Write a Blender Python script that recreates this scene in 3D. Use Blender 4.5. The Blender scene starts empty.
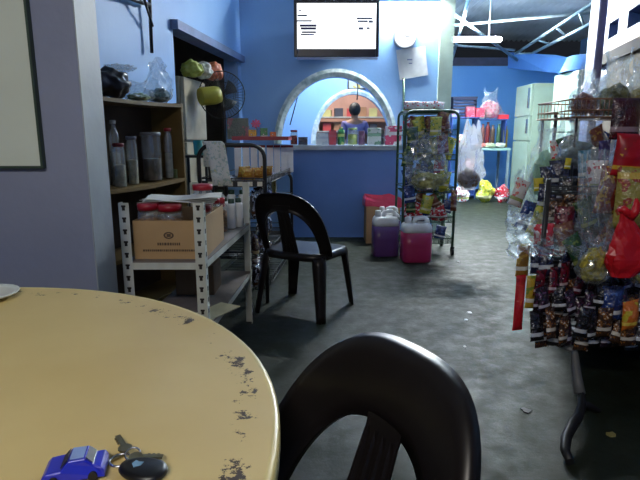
import bpy, bmesh, math, random
from mathutils import Vector, Matrix, noise
C = bpy.context.scene.collection
PI = math.pi
# ---------------------------------------------------------------- camera
H = 1.15; PITCH = math.radians(11.3); FPX = 518.0
cd = bpy.data.cameras.new('camera'); cam = bpy.data.objects.new('camera', cd); C.objects.link(cam)
cam.location = (0, 0, H); cam.rotation_euler = (PI/2 - PITCH, 0, 0)
cd.sensor_width = 36; cd.lens = 36*FPX/640; cd.clip_start = 0.02
bpy.context.scene.camera = cam
def ray(px, py):
    a = (px-320)/FPX; b = -(py-240)/FPX
    return Vector((a, math.cos(PITCH)+b*math.sin(PITCH), -math.sin(PITCH)+b*math.cos(PITCH)))
def P(px, py, Y):
    r = ray(px, py); return Vector((0, 0, H)) + r*(Y/r.y)
def F(px, py, z=0.0):
    r = ray(px, py); return Vector((0, 0, H)) + r*((z-H)/r.z)
def XP(px, Y, z):          # the x at which column px lies for a point at distance Y and height z
    depth = Y*math.cos(PITCH) + (H-z)*math.sin(PITCH)
    return (px-320)/FPX*depth
# ---------------------------------------------------------------- materials
def lin(c):
    return tuple(((v/255)/12.92 if v/255 <= .04045 else ((v/255+.055)/1.055)**2.4) for v in c) + (1,)
MC = {}
def mat(name, rgb, rough=.6, metal=0, noise_amt=.12, nscale=6, bump=0, bscale=40, alpha=None, trans=0, emit=0, rgb2=None, spec=.5, coat=0):
    if name in MC: return MC[name]
    m = bpy.data.materials.new(name); m.use_nodes = True
    nt = m.node_tree; b = nt.nodes['Principled BSDF']; L = nt.links
    b.inputs['Roughness'].default_value = rough; b.inputs['Metallic'].default_value = metal
    b.inputs['Specular IOR Level'].default_value = spec
    if coat: b.inputs['Coat Weight'].default_value = coat
    tc = nt.nodes.new('ShaderNodeTexCoord')
    n = nt.nodes.new('ShaderNodeTexNoise'); n.inputs['Scale'].default_value = nscale; n.inputs['Detail'].default_value = 5
    L.new(tc.outputs['Object'], n.inputs['Vector'])
    r = nt.nodes.new('ShaderNodeValToRGB')
    c = lin(rgb); c2 = lin(rgb2) if rgb2 else tuple(min(1, v*(1-noise_amt*2)) for v in c[:3])+(1,)
    r.color_ramp.elements[0].position = .35; r.color_ramp.elements[0].color = c2
    r.color_ramp.elements[1].position = .62; r.color_ramp.elements[1].color = c
    L.new(n.outputs['Fac'], r.inputs['Fac']); L.new(r.outputs['Color'], b.inputs['Base Color'])
    if bump:
        n2 = nt.nodes.new('ShaderNodeTexNoise'); n2.inputs['Scale'].default_value = bscale; n2.inputs['Detail'].default_value = 4
        L.new(tc.outputs['Object'], n2.inputs['Vector'])
        bp = nt.nodes.new('ShaderNodeBump'); bp.inputs['Strength'].default_value = bump; bp.inputs['Distance'].default_value = .01
        L.new(n2.outputs['Fac'], bp.inputs['Height']); L.new(bp.outputs['Normal'], b.inputs['Normal'])
    if emit:
        b.inputs['Emission Color'].default_value = c; b.inputs['Emission Strength'].default_value = emit
    if trans: b.inputs['Transmission Weight'].default_value = trans
    if alpha is not None: b.inputs['Alpha'].default_value = alpha
    MC[name] = m; return m
def film(name, rgb=(225, 232, 235), fac=.3, haze=.12, bscale=25):
    """thin clear plastic: mostly see-through, partly milky, with sharp crinkled highlights"""
    if name in MC: return MC[name]
    m = bpy.data.materials.new(name); m.use_nodes = True; nt = m.node_tree; L = nt.links
    nt.nodes.remove(nt.nodes['Principled BSDF']); out = nt.nodes['Material Output']
    t = nt.nodes.new('ShaderNodeBsdfTransparent'); g = nt.nodes.new('ShaderNodeBsdfGlossy'); d = nt.nodes.new('ShaderNodeBsdfTranslucent')
    d2 = nt.nodes.new('ShaderNodeBsdfDiffuse')
    t.inputs['Color'].default_value = tuple(.6+.4*v for v in lin(rgb)[:3])+(1,)
    g.inputs['Roughness'].default_value = .12; g.inputs['Color'].default_value = (1, 1, 1, 1)
    d.inputs['Color'].default_value = lin(rgb); d2.inputs['Color'].default_value = lin(rgb)
    tc = nt.nodes.new('ShaderNodeTexCoord'); n = nt.nodes.new('ShaderNodeTexNoise')
    n.inputs['Scale'].default_value = bscale; n.inputs['Detail'].default_value = 3; n.inputs['Distortion'].default_value = 1.0
    mp = nt.nodes.new('ShaderNodeMapping'); mp.inputs['Scale'].default_value = (1, 1, .45); mp.inputs['Rotation'].default_value = (0, .4, 0)
    L.new(tc.outputs['Object'], mp.inputs['Vector']); L.new(mp.outputs[0], n.inputs['Vector'])
    bp = nt.nodes.new('ShaderNodeBump'); bp.inputs['Strength'].default_value = .8; bp.inputs['Distance'].default_value = .02
    v2 = nt.nodes.new('ShaderNodeTexVoronoi'); v2.inputs['Scale'].default_value = bscale*.8; L.new(mp.outputs[0], v2.inputs['Vector'])
    ad = nt.nodes.new('ShaderNodeMath'); ad.operation = 'MULTIPLY_ADD'; ad.inputs[1].default_value = .5; L.new(n.outputs['Fac'], ad.inputs[0]); L.new(v2.outputs['Distance'], ad.inputs[2])
    L.new(ad.outputs[0], bp.inputs['Height'])
    for s in (g, d, d2): L.new(bp.outputs['Normal'], s.inputs['Normal'])
    a = nt.nodes.new('ShaderNodeMixShader'); a.inputs[0].default_value = .5
    L.new(d.outputs[0], a.inputs[1]); L.new(d2.outputs[0], a.inputs[2])
    h = nt.nodes.new('ShaderNodeMixShader'); h.inputs[0].default_value = haze
    L.new(t.outputs[0], h.inputs[1]); L.new(a.outputs[0], h.inputs[2])
    fr = nt.nodes.new('ShaderNodeLayerWeight'); fr.inputs['Blend'].default_value = fac
    L.new(bp.outputs['Normal'], fr.inputs['Normal'])
    k = nt.nodes.new('ShaderNodeMixShader'); pw = nt.nodes.new('ShaderNodeMath'); pw.operation = 'POWER'; pw.inputs[1].default_value = 2.0; L.new(fr.outputs['Facing'], pw.inputs[0]); mad = nt.nodes.new('ShaderNodeMath'); mad.operation = 'MULTIPLY_ADD'; mad.inputs[1].default_value = .6; mad.inputs[2].default_value = .12; L.new(pw.outputs[0], mad.inputs[0]); L.new(mad.outputs[0], k.inputs[0])
    L.new(h.outputs[0], k.inputs[1]); L.new(g.outputs[0], k.inputs[2]); L.new(k.outputs[0], out.inputs['Surface'])
    MC[name] = m; return m
def pack(name, base, acc, acc2=(235, 235, 230), bar=.12, barpos=.25, rough=.25, scale=18):
    """printed snack foil: base colour, blotches of artwork, one pale bar across"""
    if name in MC: return MC[name]
    m = bpy.data.materials.new(name); m.use_nodes = True; nt = m.node_tree; L = nt.links; b = nt.nodes['Principled BSDF']
    b.inputs['Roughness'].default_value = rough
    tc = nt.nodes.new('ShaderNodeTexCoord'); v = nt.nodes.new('ShaderNodeTexVoronoi'); v.inputs['Scale'].default_value = scale
    L.new(tc.outputs['Object'], v.inputs['Vector'])
    n = nt.nodes.new('ShaderNodeTexNoise'); n.inputs['Scale'].default_value = scale*1.3; L.new(tc.outputs['Object'], n.inputs['Vector'])
    r = nt.nodes.new('ShaderNodeValToRGB'); r.color_ramp.interpolation = 'CONSTANT'
    e = r.color_ramp.elements; e[0].position = 0; e[0].color = lin(base); e[1].position = .56; e[1].color = lin(acc)
    x = e.new(.66); x.color = lin(acc2)
    L.new(n.outputs['Fac'], r.inputs['Fac'])
    s = nt.nodes.new('ShaderNodeSeparateXYZ'); L.new(tc.outputs['Generated'], s.inputs[0])
    ma = nt.nodes.new('ShaderNodeMath'); ma.operation = 'COMPARE'; ma.inputs[1].default_value = barpos; ma.inputs[2].default_value = bar/2
    L.new(s.outputs['Z'], ma.inputs[0])
    mx = nt.nodes.new('ShaderNodeMixRGB'); L.new(ma.outputs[0], mx.inputs[0]); L.new(r.outputs[0], mx.inputs[1]); mx.inputs[2].default_value = lin(acc2)
    L.new(mx.outputs[0], b.inputs['Base Color'])
    if rough < .3:
        nb_ = nt.nodes.new('ShaderNodeTexNoise'); nb_.inputs['Scale'].default_value = 55; nb_.inputs['Distortion'].default_value = 1.5; L.new(tc.outputs['Object'], nb_.inputs['Vector'])
        bp = nt.nodes.new('ShaderNodeBump'); bp.inputs['Strength'].default_value = .7; bp.inputs['Distance'].default_value = .008
        L.new(nb_.outputs['Fac'], bp.inputs['Height']); L.new(bp.outputs[0], b.inputs['Normal']); b.inputs['Specular IOR Level'].default_value = .8; b.inputs['Coat Weight'].default_value = .5; b.inputs['Coat Roughness'].default_value = .1; L.new(bp.outputs[0], b.inputs['Coat Normal'])
    MC[name] = m; return m
# ---------------------------------------------------------------- mesh helpers
def obj(name, bm, m, parent=None, smooth=False, loc=None, rot=None, bevel=0):
    me = bpy.data.meshes.new(name)
    bmesh.ops.recalc_face_normals(bm, faces=bm.faces[:]) if not getattr(bm, 'keep', False) else None
    bm.to_mesh(me); bm.free()
    for k in (m if isinstance(m, (list, tuple)) else [m]): me.materials.append(k)
    if smooth:
        for p in me.polygons: p.use_smooth = True
    o = bpy.data.objects.new(name, me); C.objects.link(o)
    if parent: o.parent = parent
    if loc is not None: o.location = loc
    if rot is not None: o.rotation_euler = rot
    if bevel:
        b = o.modifiers.new('bevel', 'BEVEL'); b.width = bevel; b.segments = 2; b.limit_method = 'ANGLE'; b.harden_normals = False
    return o
def NB(): return bmesh.new()
def box(bm, x0, x1, y0, y1, z0, z1, mi=0, M=None):
    vs = [Vector((x, y, z)) for z in (z0, z1) for y in (y0, y1) for x in (x0, x1)]
    if M is not None: vs = [M @ v for v in vs]
    v = [bm.verts.new(p) for p in vs]
    for f in ((0,2,3,1),(4,5,7,6),(0,1,5,4),(2,6,7,3),(0,4,6,2),(1,3,7,5)):
        fc = bm.faces.new([v[i] for i in f]); fc.material_index = mi
    return bm
def bx(*a, **k): return box(NB(), *a, **k)
def prism(bm, pts, off, mi=0):
    off = Vector(off); a = [bm.verts.new(Vector(p)) for p in pts]; b = [bm.verts.new(Vector(p)+off) for p in pts]
    n = len(pts); fs = [bm.faces.new(a), bm.faces.new(b[::-1])]
    for i in range(n): fs.append(bm.faces.new([a[i], b[i], b[(i+1) % n], a[(i+1) % n]]))
    for f in fs: f.material_index = mi
    return bm
def tube(bm, pts, r, n=8, mi=0, cap=True):
    pts = [Vector(p) for p in pts]; rs = r if isinstance(r, (list, tuple)) else [r]*len(pts); rings = []
    prev = None
    for i, p in enumerate(pts):
        d = (pts[min(i+1, len(pts)-1)]-pts[max(i-1, 0)]).normalized()
        if prev is None:
            u = d.orthogonal().normalized()
        else:
            u = (prev - d*prev.dot(d)).normalized()
        prev = u; w = d.cross(u)
        rings.append([bm.verts.new(p+(u*math.cos(2*PI*k/n)+w*math.sin(2*PI*k/n))*rs[i]) for k in range(n)])
    for a, b in zip(rings, rings[1:]):
        for k in range(n):
            f = bm.faces.new([a[k], a[(k+1) % n], b[(k+1) % n], b[k]]); f.material_index = mi; f.smooth = True
    if cap:
        bm.faces.new(rings[0][::-1]).material_index = mi; bm.faces.new(rings[-1]).material_index = mi
    return bm
def lathe(bm, prof, n=20, mi=0, c=(0, 0, 0), sx=1, sy=1):
    rings = []
    for r, z in prof:
        if r < 1e-5: rings.append([bm.verts.new((c[0], c[1], c[2]+z))])
        else: rings.append([bm.verts.new((c[0]+sx*r*math.cos(2*PI*k/n), c[1]+sy*r*math.sin(2*PI*k/n), c[2]+z)) for k in range(n)])
    for a, b in zip(rings, rings[1:]):
        for k in range(n):
            if len(a) == 1 and len(b) == 1: continue
            if len(a) == 1: f = [a[0], b[k], b[(k+1) % n]]
            elif len(b) == 1: f = [a[k], a[(k+1) % n], b[0]]
            else: f = [a[k], a[(k+1) % n], b[(k+1) % n], b[k]]
            fc = bm.faces.new(f); fc.material_index = mi; fc.smooth = True
    return bm
def arcpts(c, r, a0, a1, n, plane='xz'):
    out = []
    for i in range(n+1):
        a = a0+(a1-a0)*i/n; u, v = r*math.cos(a), r*math.sin(a)
        out.append(Vector(c)+(Vector((u, 0, v)) if plane == 'xz' else Vector((0, u, v)) if plane == 'yz' else Vector((u, v, 0))))
    return out
def tag(o, label, cat, group=None, kind=None):
    o['label'] = label; o['category'] = cat
    if group: o['group'] = group
    if kind: o['kind'] = kind
    return o
def thing(name, label, cat, loc=(0, 0, 0), rz=0, group=None, rot=None):
    o = bpy.data.objects.new(name, None); C.objects.link(o); o.location = loc
    o.rotation_euler = rot if rot else (0, 0, rz); o.empty_display_size = .05
    return tag(o, label, cat, group)
def struct(name, bm, m, **k):
    o = obj(name, bm, m, **k); o['kind'] = 'structure'; return o
def kids(o): return [c for c in bpy.data.objects if c.parent == o]
def copy_tree(o, parent=None, loc=None, rot=None, label=None, group=None, scale=None):
    c = o.copy(); C.objects.link(c)
    if parent is not None: c.parent = parent
    if loc is not None: c.location = loc
    if rot is not None: c.rotation_euler = rot
    if scale is not None: c.scale = scale
    if label: c['label'] = label
    if group: c['group'] = group
    for ch in list(kids(o)): copy_tree(ch, c)
    return c
def setm(o, m):   # give a mesh copy its own data and material
    o.data = o.data.copy(); o.data.materials.clear(); o.data.materials.append(m); return o
ORD = ['first', 'second', 'third', 'fourth', 'fifth', 'sixth', 'seventh', 'eighth', 'ninth', 'tenth', 'eleventh', 'twelfth', 'thirteenth', 'fourteenth']

# shared palette
M_black = mat('black_metal', (22, 22, 26), .45, 0, .2)
M_dplast = mat('dark_plastic', (23, 19, 19), .36, 0, .12, 10, spec=.35)
M_red = mat('red_lid_plastic', (160, 20, 38), .35)
M_white = mat('white_plastic', (225, 228, 228), .4)
M_glass = film('clear_jar_plastic', (226, 228, 222), .26, .16, 5)
M_film = film('clear_bag_film', (228, 236, 240), .42, .12, 20)
M_film2 = film('milky_bag_film', (228, 232, 236), .4, .32, 20)
M_card = mat('brown_cardboard', (178, 146, 104), .85, 0, .06, 5)
M_wood = mat('olive_brown_shelf_board', (120, 96, 50), .6, 0, .18, 3)
M_paper = mat('printed_paper', (215, 216, 210), .8, 0, .1, 9)
M_green = mat('green_painted_tube', (52, 88, 66), .45, 0, .25, 12)
M_chrome = mat('chrome_wire', (200, 200, 205), .25, 1)

# ---------------------------------------------------------------- the setting
def bluewall(name, rgb, rgb2, scale=1.1, rough=.55):
    return mat(name, rgb, rough, 0, .1, scale, bump=.12, bscale=30, rgb2=rgb2)
M_wallb = bluewall('blue_wall_paint', (142, 184, 228), (126, 170, 222))
M_wallg = bluewall('grey_lilac_wall_paint', (132, 140, 166), (124, 132, 158), 2.2, .5)
M_wallp = bluewall('pale_end_face', (158, 166, 170), (136, 146, 156), 3)
M_wallr = bluewall('pale_blue_worn_paint', (96, 112, 158), (76, 92, 138), 4)
M_darkblue = bluewall('deep_blue_counter_paint', (100, 140, 204), (86, 124, 190))
# floor: dark green worn concrete
def floor_mat():
    m = bpy.data.materials.new('worn_green_concrete'); m.use_nodes = True; nt = m.node_tree; L = nt.links; b = nt.nodes['Principled BSDF']
    tc = nt.nodes.new('ShaderNodeTexCoord')
    n1 = nt.nodes.new('ShaderNodeTexNoise'); n1.inputs['Scale'].default_value = 1.6; n1.inputs['Detail'].default_value = 8; n1.inputs['Roughness'].default_value = .65
    n2 = nt.nodes.new('ShaderNodeTexNoise'); n2.inputs['Scale'].default_value = 9; n2.inputs['Detail'].default_value = 8; n2.inputs['Roughness'].default_value = .7
    for n in (n1, n2): L.new(tc.outputs['Object'], n.inputs['Vector'])
    r = nt.nodes.new('ShaderNodeValToRGB'); e = r.color_ramp.elements
    e[0].position = .30; e[0].color = lin((22, 26, 17)); e[1].position = .80; e[1].color = lin((48, 53, 36))
    x = e.new(.52); x.color = lin((28, 35, 22))
    mx = nt.nodes.new('ShaderNodeMath'); mx.operation = 'MULTIPLY_ADD'; mx.inputs[1].default_value = .5; 
    L.new(n2.outputs['Fac'], mx.inputs[0]); h = nt.nodes.new('ShaderNodeMath'); h.operation = 'MULTIPLY'; h.inputs[1].default_value = .5
    L.new(n1.outputs['Fac'], h.inputs[0]); L.new(h.outputs[0], mx.inputs[2])
    L.new(mx.outputs[0], r.inputs['Fac']); L.new(r.outputs[0], b.inputs['Base Color'])
    rr = nt.nodes.new('ShaderNodeMapRange'); rr.inputs[1].default_value = .35; rr.inputs[2].default_value = .65; rr.inputs[3].default_value = .5; rr.inputs[4].default_value = .75
    L.new(n2.outputs['Fac'], rr.inputs[0]); L.new(rr.outputs[0], b.inputs['Roughness'])
    b.inputs['Specular IOR Level'].default_value = .3
    bp = nt.nodes.new('ShaderNodeBump'); bp.inputs['Strength'].default_value = .25; bp.inputs['Distance'].default_value = .01
    L.new(n2.outputs['Fac'], bp.inputs['Height']); L.new(bp.outputs[0], b.inputs['Normal'])
    return m
struct('floor', bx(-4.5, 6.5, -2.5, 13.2, -.1, 0), floor_mat())
# near wall beside the table
struct('wall_left_front', bx(-4.4, -.80, 1.79, 1.965, 0, 3.4), [M_wallg])
# its end face, in a paler colour
struct('trim_1', bx(-.802, -.796, 1.792, 1.963, 0, 3.4), M_wallp)
def wx(Y): return -1.752+.13*Y
LW0, LW1 = 1.97, 6.35
def lw(bm, y0, y1, z0, z1, t=.16):
    prism(bm, [(wx(y0)-t, y0, z0), (wx(y0), y0, z0), (wx(y1), y1, z0), (wx(y1)-t, y1, z0)], (0, 0, z1-z0)); return bm
bm = NB(); lw(bm, LW0, 4.4, 0, 3.4); lw(bm, 4.4, 6.22, 2.02, 3.4); lw(bm, 6.22, 6.36, 0, 3.4)
struct('wall_left', bm, M_wallb)
bm = NB(); prism(bm, [(wx(4.36)-.1, 4.36, 1.99), (wx(4.36)+.06, 4.36, 1.99), (wx(6.3)+.06, 6.3, 1.99), (wx(6.3)-.1, 6.3, 1.99)], (0, 0, .07))
struct('trim_2', bm, mat('grey_blue_lintel', (110, 130, 170), .6))
# alcove behind the opening
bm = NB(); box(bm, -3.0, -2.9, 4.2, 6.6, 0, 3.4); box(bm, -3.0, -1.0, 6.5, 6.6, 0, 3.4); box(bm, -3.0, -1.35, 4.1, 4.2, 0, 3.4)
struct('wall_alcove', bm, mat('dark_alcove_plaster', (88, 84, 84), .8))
# arched walls
def arch_wall(bm, x0, x1, cx, a, zb, hh, z0, z1, y0, y1, n=28):
    box(bm, x0, cx-a, y0, y1, z0, z1); box(bm, cx+a, x1, y0, y1, z0, z1); box(bm, cx-a, cx+a, y0, y1, z0, zb)
    pr = [(cx-a*math.cos(PI*i/n), zb+hh*math.sin(PI*i/n)) for i in range(n+1)]
    for (xa, za), (xb, zb_) in zip(pr, pr[1:]):
        for y in (y0, y1):
            bm.faces.new([bm.verts.new((xa, y, za)), bm.verts.new((xb, y, zb_)), bm.verts.new((xb, y, z1)), bm.verts.new((xa, y, z1))])
        bm.faces.new([bm.verts.new((xa, y0, za)), bm.verts.new((xb, y0, zb_)), bm.verts.new((xb, y1, zb_)), bm.verts.new((xa, y1, za))])
    box(bm, cx-a, cx+a, y0, y1, z1-.01, z1)
    return bm
def arch_ring(cx, a, zb, hh, w, y0, y1, n=40):
    bm = NB(); rings = []
    for i in range(n+1):
        t = PI*i/n; c, s = math.cos(t), math.sin(t)
        rings.append([bm.verts.new((cx-k*c, y, zb+g*s)) for k, g, y in ((a-.006, hh-.006, y1), (a-.006, hh-.006, y0), (a+w*.5, hh+w*.5, y0-.012), (a+w, hh+w, y0), (a+w, hh+w, y1))])
    for A, B in zip(rings, rings[1:]):
        for k in range(5): bm.faces.new([A[k], A[(k+1) % 5], B[(k+1) % 5], B[k]])
    bm.faces.new(rings[0]); bm.faces.new(rings[-1]); return bm
YB = 6.35
cx1 = XP(336, YB, 1.5); a1 = 54/FPX*6.3; 
bm = NB(); arch_wall(bm, wx(YB)-.1, XP(438, YB, 1.5), cx1, a1, 1.06, .78, 0, 3.4, YB, YB+.14)
struct('wall_back', bm, M_wallb)
M_ring = mat('pale_mottled_arch_surround', (222, 234, 232), .4, 0, .2, 14, rgb2=(158, 184, 182))
struct('trim_3', arch_ring(cx1, a1, 1.063, .78, .085, YB-.03, YB-.002), M_ring, smooth=False)
YC = 8.0
cx2 = XP(353, YC, 1.4); a2 = 37/FPX*7.95
bm = NB(); arch_wall(bm, -1.6, 1.49, cx2, a2, 1.03, .74, 0, 3.0, YC, YC+.12)
struct('wall_middle', bm, M_wallb)
struct('trim_4', arch_ring(cx2, a2, 1.033, .74, .07, YC-.03, YC-.002), M_ring)
# post that ends the back wall
bm = NB(); box(bm, XP(438, YB, 2)+.004, XP(452, YB, 2), YB-.04, YB+.18, 0, 3.3); struct('trim_5', bm, mat('pale_green_post_paint', (176, 196, 180), .5, 0, .1, 4))
# wall dividing middle room from the passage, rear room
struct('wall_passage', bx(1.50, 1.60, YB+.2, 10.0, 0, 3.2), M_wallb)
struct('wall_kitchen', bx(-1.9, 1.60, 10.01, 10.12, 0, 3.0), mat('dusky_pink_plaster', (176, 134, 118), .8, 0, .12, 3))
struct('wall_kitchen_side', bx(-1.72, -1.6, YB+.16, 10.0, 0, 3.0), M_wallb)
YF = 11.6
zt = P(480, 66, YF).z
struct('wall_far', bx(1.4, 6.2, YF, YF+.15, 0, zt), bluewall('bright_blue_wall_paint', (110, 172, 232), (98, 160, 226)))
struct('trim_6', bx(1.5, 4.4, YF-.02, YF+.12, zt+.002, zt+.17), mat('dark_eaves_gap', (64, 66, 88), .7))  # dark strip painted in place of the dark gap under the roof
# jutting blue panel above the cupboards
p = P(512, 60, 10.6); bm = NB(); prism(bm, [P(508, 68, 10.8), P(508, 52, 10.8), P(556, 55, 9.2), P(590, 62, 8.2), P(590, 76, 8.2), P(548, 72, 9.2)], (.12, .12, 0))
struct('trim_7', bm, bluewall('mid_blue_panel', (84, 132, 194), (70, 112, 176)))
# right wall
WR = P(640, 40, 2.9).x
bm = NB(); box(bm, 2.35, 2.5, 3.62, 13.0, 0, 3.4) if False else None
RX0, RY0 = P(588, 40, 4.9).x, 4.9
RX1, RY1 = P(660, 40, 3.3).x, 3.3
bm = NB(); prism(bm, [(RX0, RY0, 0), (RX1+.6, RY1-1.3, 0), (RX1+.8, RY1-1.3, 0), (RX0+.2, RY0, 0)], (0, 0, 3.3))
bm.free()
bm = NB()
def rwpt(t, z): return Vector((RX0+(RX1-RX0)*t, RY0+(RY1-RY0)*t, z))
for t0, t1, z0, z1 in ((0, 2.2, 0, 1.9), (0, 2.2, 2.02, 3.3), (0, .36, 1.9, 2.02), (.5, .62, 1.9, 2.02), (.80, 2.2, 1.9, 2.02)):
    a, b = rwpt(t0, z0), rwpt(t1, z0)
    prism(bm, [a, b, b+Vector((.2, .12, 0)), a+Vector((.2, .12, 0))], (0, 0, z1-z0))
struct('wall_right', bm, M_wallr)
a, b = rwpt(.25, 1.70), rwpt(2, 1.70); o = Vector((-.06, -.036, 0)); bm = NB()
prism(bm, [a+o, b+o, b-Vector((.002, 0, 0)), a-Vector((.002, 0, 0))], (0, 0, .08)); struct('trim_8', bm, mat('dark_wood_rail', (60, 46, 36), .8))
a, b = rwpt(.45, 1.1), rwpt(2, 1.1); o = Vector((-.03, -.018, 0)); bm = NB()
prism(bm, [a+o, b+o, b-Vector((.002, 0, 0)), a-Vector((.002, 0, 0))], (0, 0, .6)); struct('trim_9', bm, mat('brown_board_lining', (120, 104, 84), .8))
struct('wall_rear', bx(-4.4, 6.3, -2.4, -2.28, 0, 3.4), bluewall('rear_wall_blue', (120, 150, 200), (110, 140, 190)))
struct('wall_right_outer', bx(6.2, 6.35, -2.3, 13.0, 0, 3.4), M_wallb)
# roof: corrugated sheet over everything, slightly sloping
def corr(x0, x1, y0, y1, za, zb, nx):
    bm = NB(); prev = None
    for i in range(nx+1):
        x = x0+(x1-x0)*i/nx; dz = .022*math.sin(i*PI/2)
        cur = [bm.verts.new((x, y0, za+dz)), bm.verts.new((x, y1, zb+dz))]
        if prev: bm.faces.new([prev[0], cur[0], cur[1], prev[1]])
        prev = cur
    return bm
M_roof = mat('corrugated_zinc_sheet', (205, 218, 224), .4, .1, .25, 1.2, rgb2=(160, 176, 184))
o = struct('ceiling', corr(-4.5, 6.4, -2.5, 13.2, 3.62, 3.42, 360), M_roof)
sm = o.modifiers.new('thickness', 'SOLIDIFY'); sm.thickness = .004
# ---------------------------------------------------------------- roof trusses
M_steel = mat('galvanised_angle_steel', (150, 168, 176), .4, .5, .15, 6)
def truss(pa, pb, qa, qb, ts, label, n=2, r=.022):
    t = thing('roof_truss', label, 'truss', pa, group=None)
    inv = Vector(pa)
    def L(p): return Vector(p)-inv
    obj('upper_chord', tube(NB(), [L(pa), L(pb)], r, 4), M_steel, t)
    obj('lower_chord', tube(NB(), [L(qa), L(qb)], r, 4), M_steel, t)
    for s in ts:
        obj('web_bar', tube(NB(), [L(Vector(pa).lerp(Vector(pb), s)), L(Vector(qa).lerp(Vector(qb), s))], r*.7, 4), M_steel, t)
    return t
def TP(px, py, Y): return P(px, py, Y)
truss(TP(515, 54, 9.6), TP(604, -4, 5.6), TP(533, 53, 9.6), TP(604, 17, 5.6), (.0, .36, .6, .82, 1), 'steel roof truss with upright bars slanting up to the right')
bars = [((436, 27, 8.5), (600, 12, 8.5), 'long steel purlin crossing below the roof sheets'), ((440, 4, 7.5), (520, 62, 10.5), 'thin steel rafter running down towards the far wall'),
        ((470, -6, 7), (452, 60, 10), 'short steel rafter above the glowing tube'), ((500, -6, 9.5), (640, 2, 9.5), 'topmost steel purlin near the roof sheets'), ((438, 44, 10.5), (515, 50, 10.5), 'lowest steel purlin above the dark gap strip')]
for a, b, l in bars:
    A, B = TP(*a), TP(*b)
    tag(obj('roof_purlin', tube(NB(), [Vector((0, 0, 0)), B-A], .026, 4), M_steel, loc=A), l, 'purlin')
# pole in front of the pale wall on the right
A = P(600, 40, 4.0)
tag(obj('metal_post', tube(NB(), [(0, 0, 0), (0, 0, 3.35)], .03, 8), mat('lilac_grey_post', (120, 118, 160), .5), loc=(A.x, 4.0, 0)), 'lilac grey steel post standing against the pale worn wall', 'post')
# ---------------------------------------------------------------- lamps
M_tube = mat('lit_tube', (240, 246, 248), .5, emit=1350)
M_tube2 = mat('lit_tube_far', (238, 246, 248), .5, emit=1250)
def lamp(label, loc, length, rz, m, r=.016):
    t = thing('tube_lamp', label, 'lamp', loc, rz)
    obj('tube', tube(NB(), [(-length/2, -.05, 0), (length/2, -.05, 0)], r, 12), m, t)
    bm = NB(); box(bm, -length/2-.03, length/2+.03, -.02, .03, -.03, .03); obj('housing', bm, M_white, t, bevel=.004)
    for s in (-1, 1):
        obj('end_cap', bx(s*(length/2+.014)-.014, s*(length/2+.014)+.014, -.072, -.02, -.024, .024), M_white, t)
    return t
A = P(410, 2, YB-.04)
lamp('glowing fluorescent tube high on the blue wall beside the television', (A.x, YB-.034, 2.72), .6, 0, M_tube)
A = P(468, 40, 8.0)
t = lamp('glowing fluorescent tube hung below the roof of the rear room', (A.x, 8.0, A.z), .9, 0, M_tube2, .036)
obj('hanger_rod', tube(NB(), [(-.3, .0, .03), (-.3, 0, 3.49-A.z)], .006, 6), M_steel, t); obj('hanger_rod', tube(NB(), [(.3, .0, .03), (.3, 0, 3.49-A.z)], .006, 6), M_steel, t)
def area(loc, rot, size, power, col=(1, 1, 1), sy=None):
    l = bpy.data.lights.new('ceiling_or_added_light', 'AREA'); l.shape = 'RECTANGLE'; l.size = size; l.size_y = sy or size; l.energy = power; l.color = col
    o = bpy.data.objects.new('ceiling_or_added_light', l); C.objects.link(o); o.location = loc; o.rotation_euler = rot; return o
area((-.5, -1.3, 2.6), (math.radians(38), 0, 0), 1.2, 41, (1.0, .93, .84), .15)    # lamp above the tables behind the camera
area((0.2, 9.0, 2.7), (0, 0, 0), 1.0, 60, (1, .97, .9), .2)  # area light in the room behind the arches
area((0.2, 7.2, 2.9), (0, 0, 0), 1.0, 70, (.9, .95, 1), .2)      # added unseen light, brightens the space between the arched walls      
area((2.9, 8.2, 2.75), (PI, 0, 0), 1.6, 45, (.95, .98, 1), .6)   # added upward light without fixture, brightens the roof by the rear tube
area((4.0, 7.0, 3.2), (0, 0, 0), 1.2, 10, (1, 1, .95), .1)     # area light over the rear aisle
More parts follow.
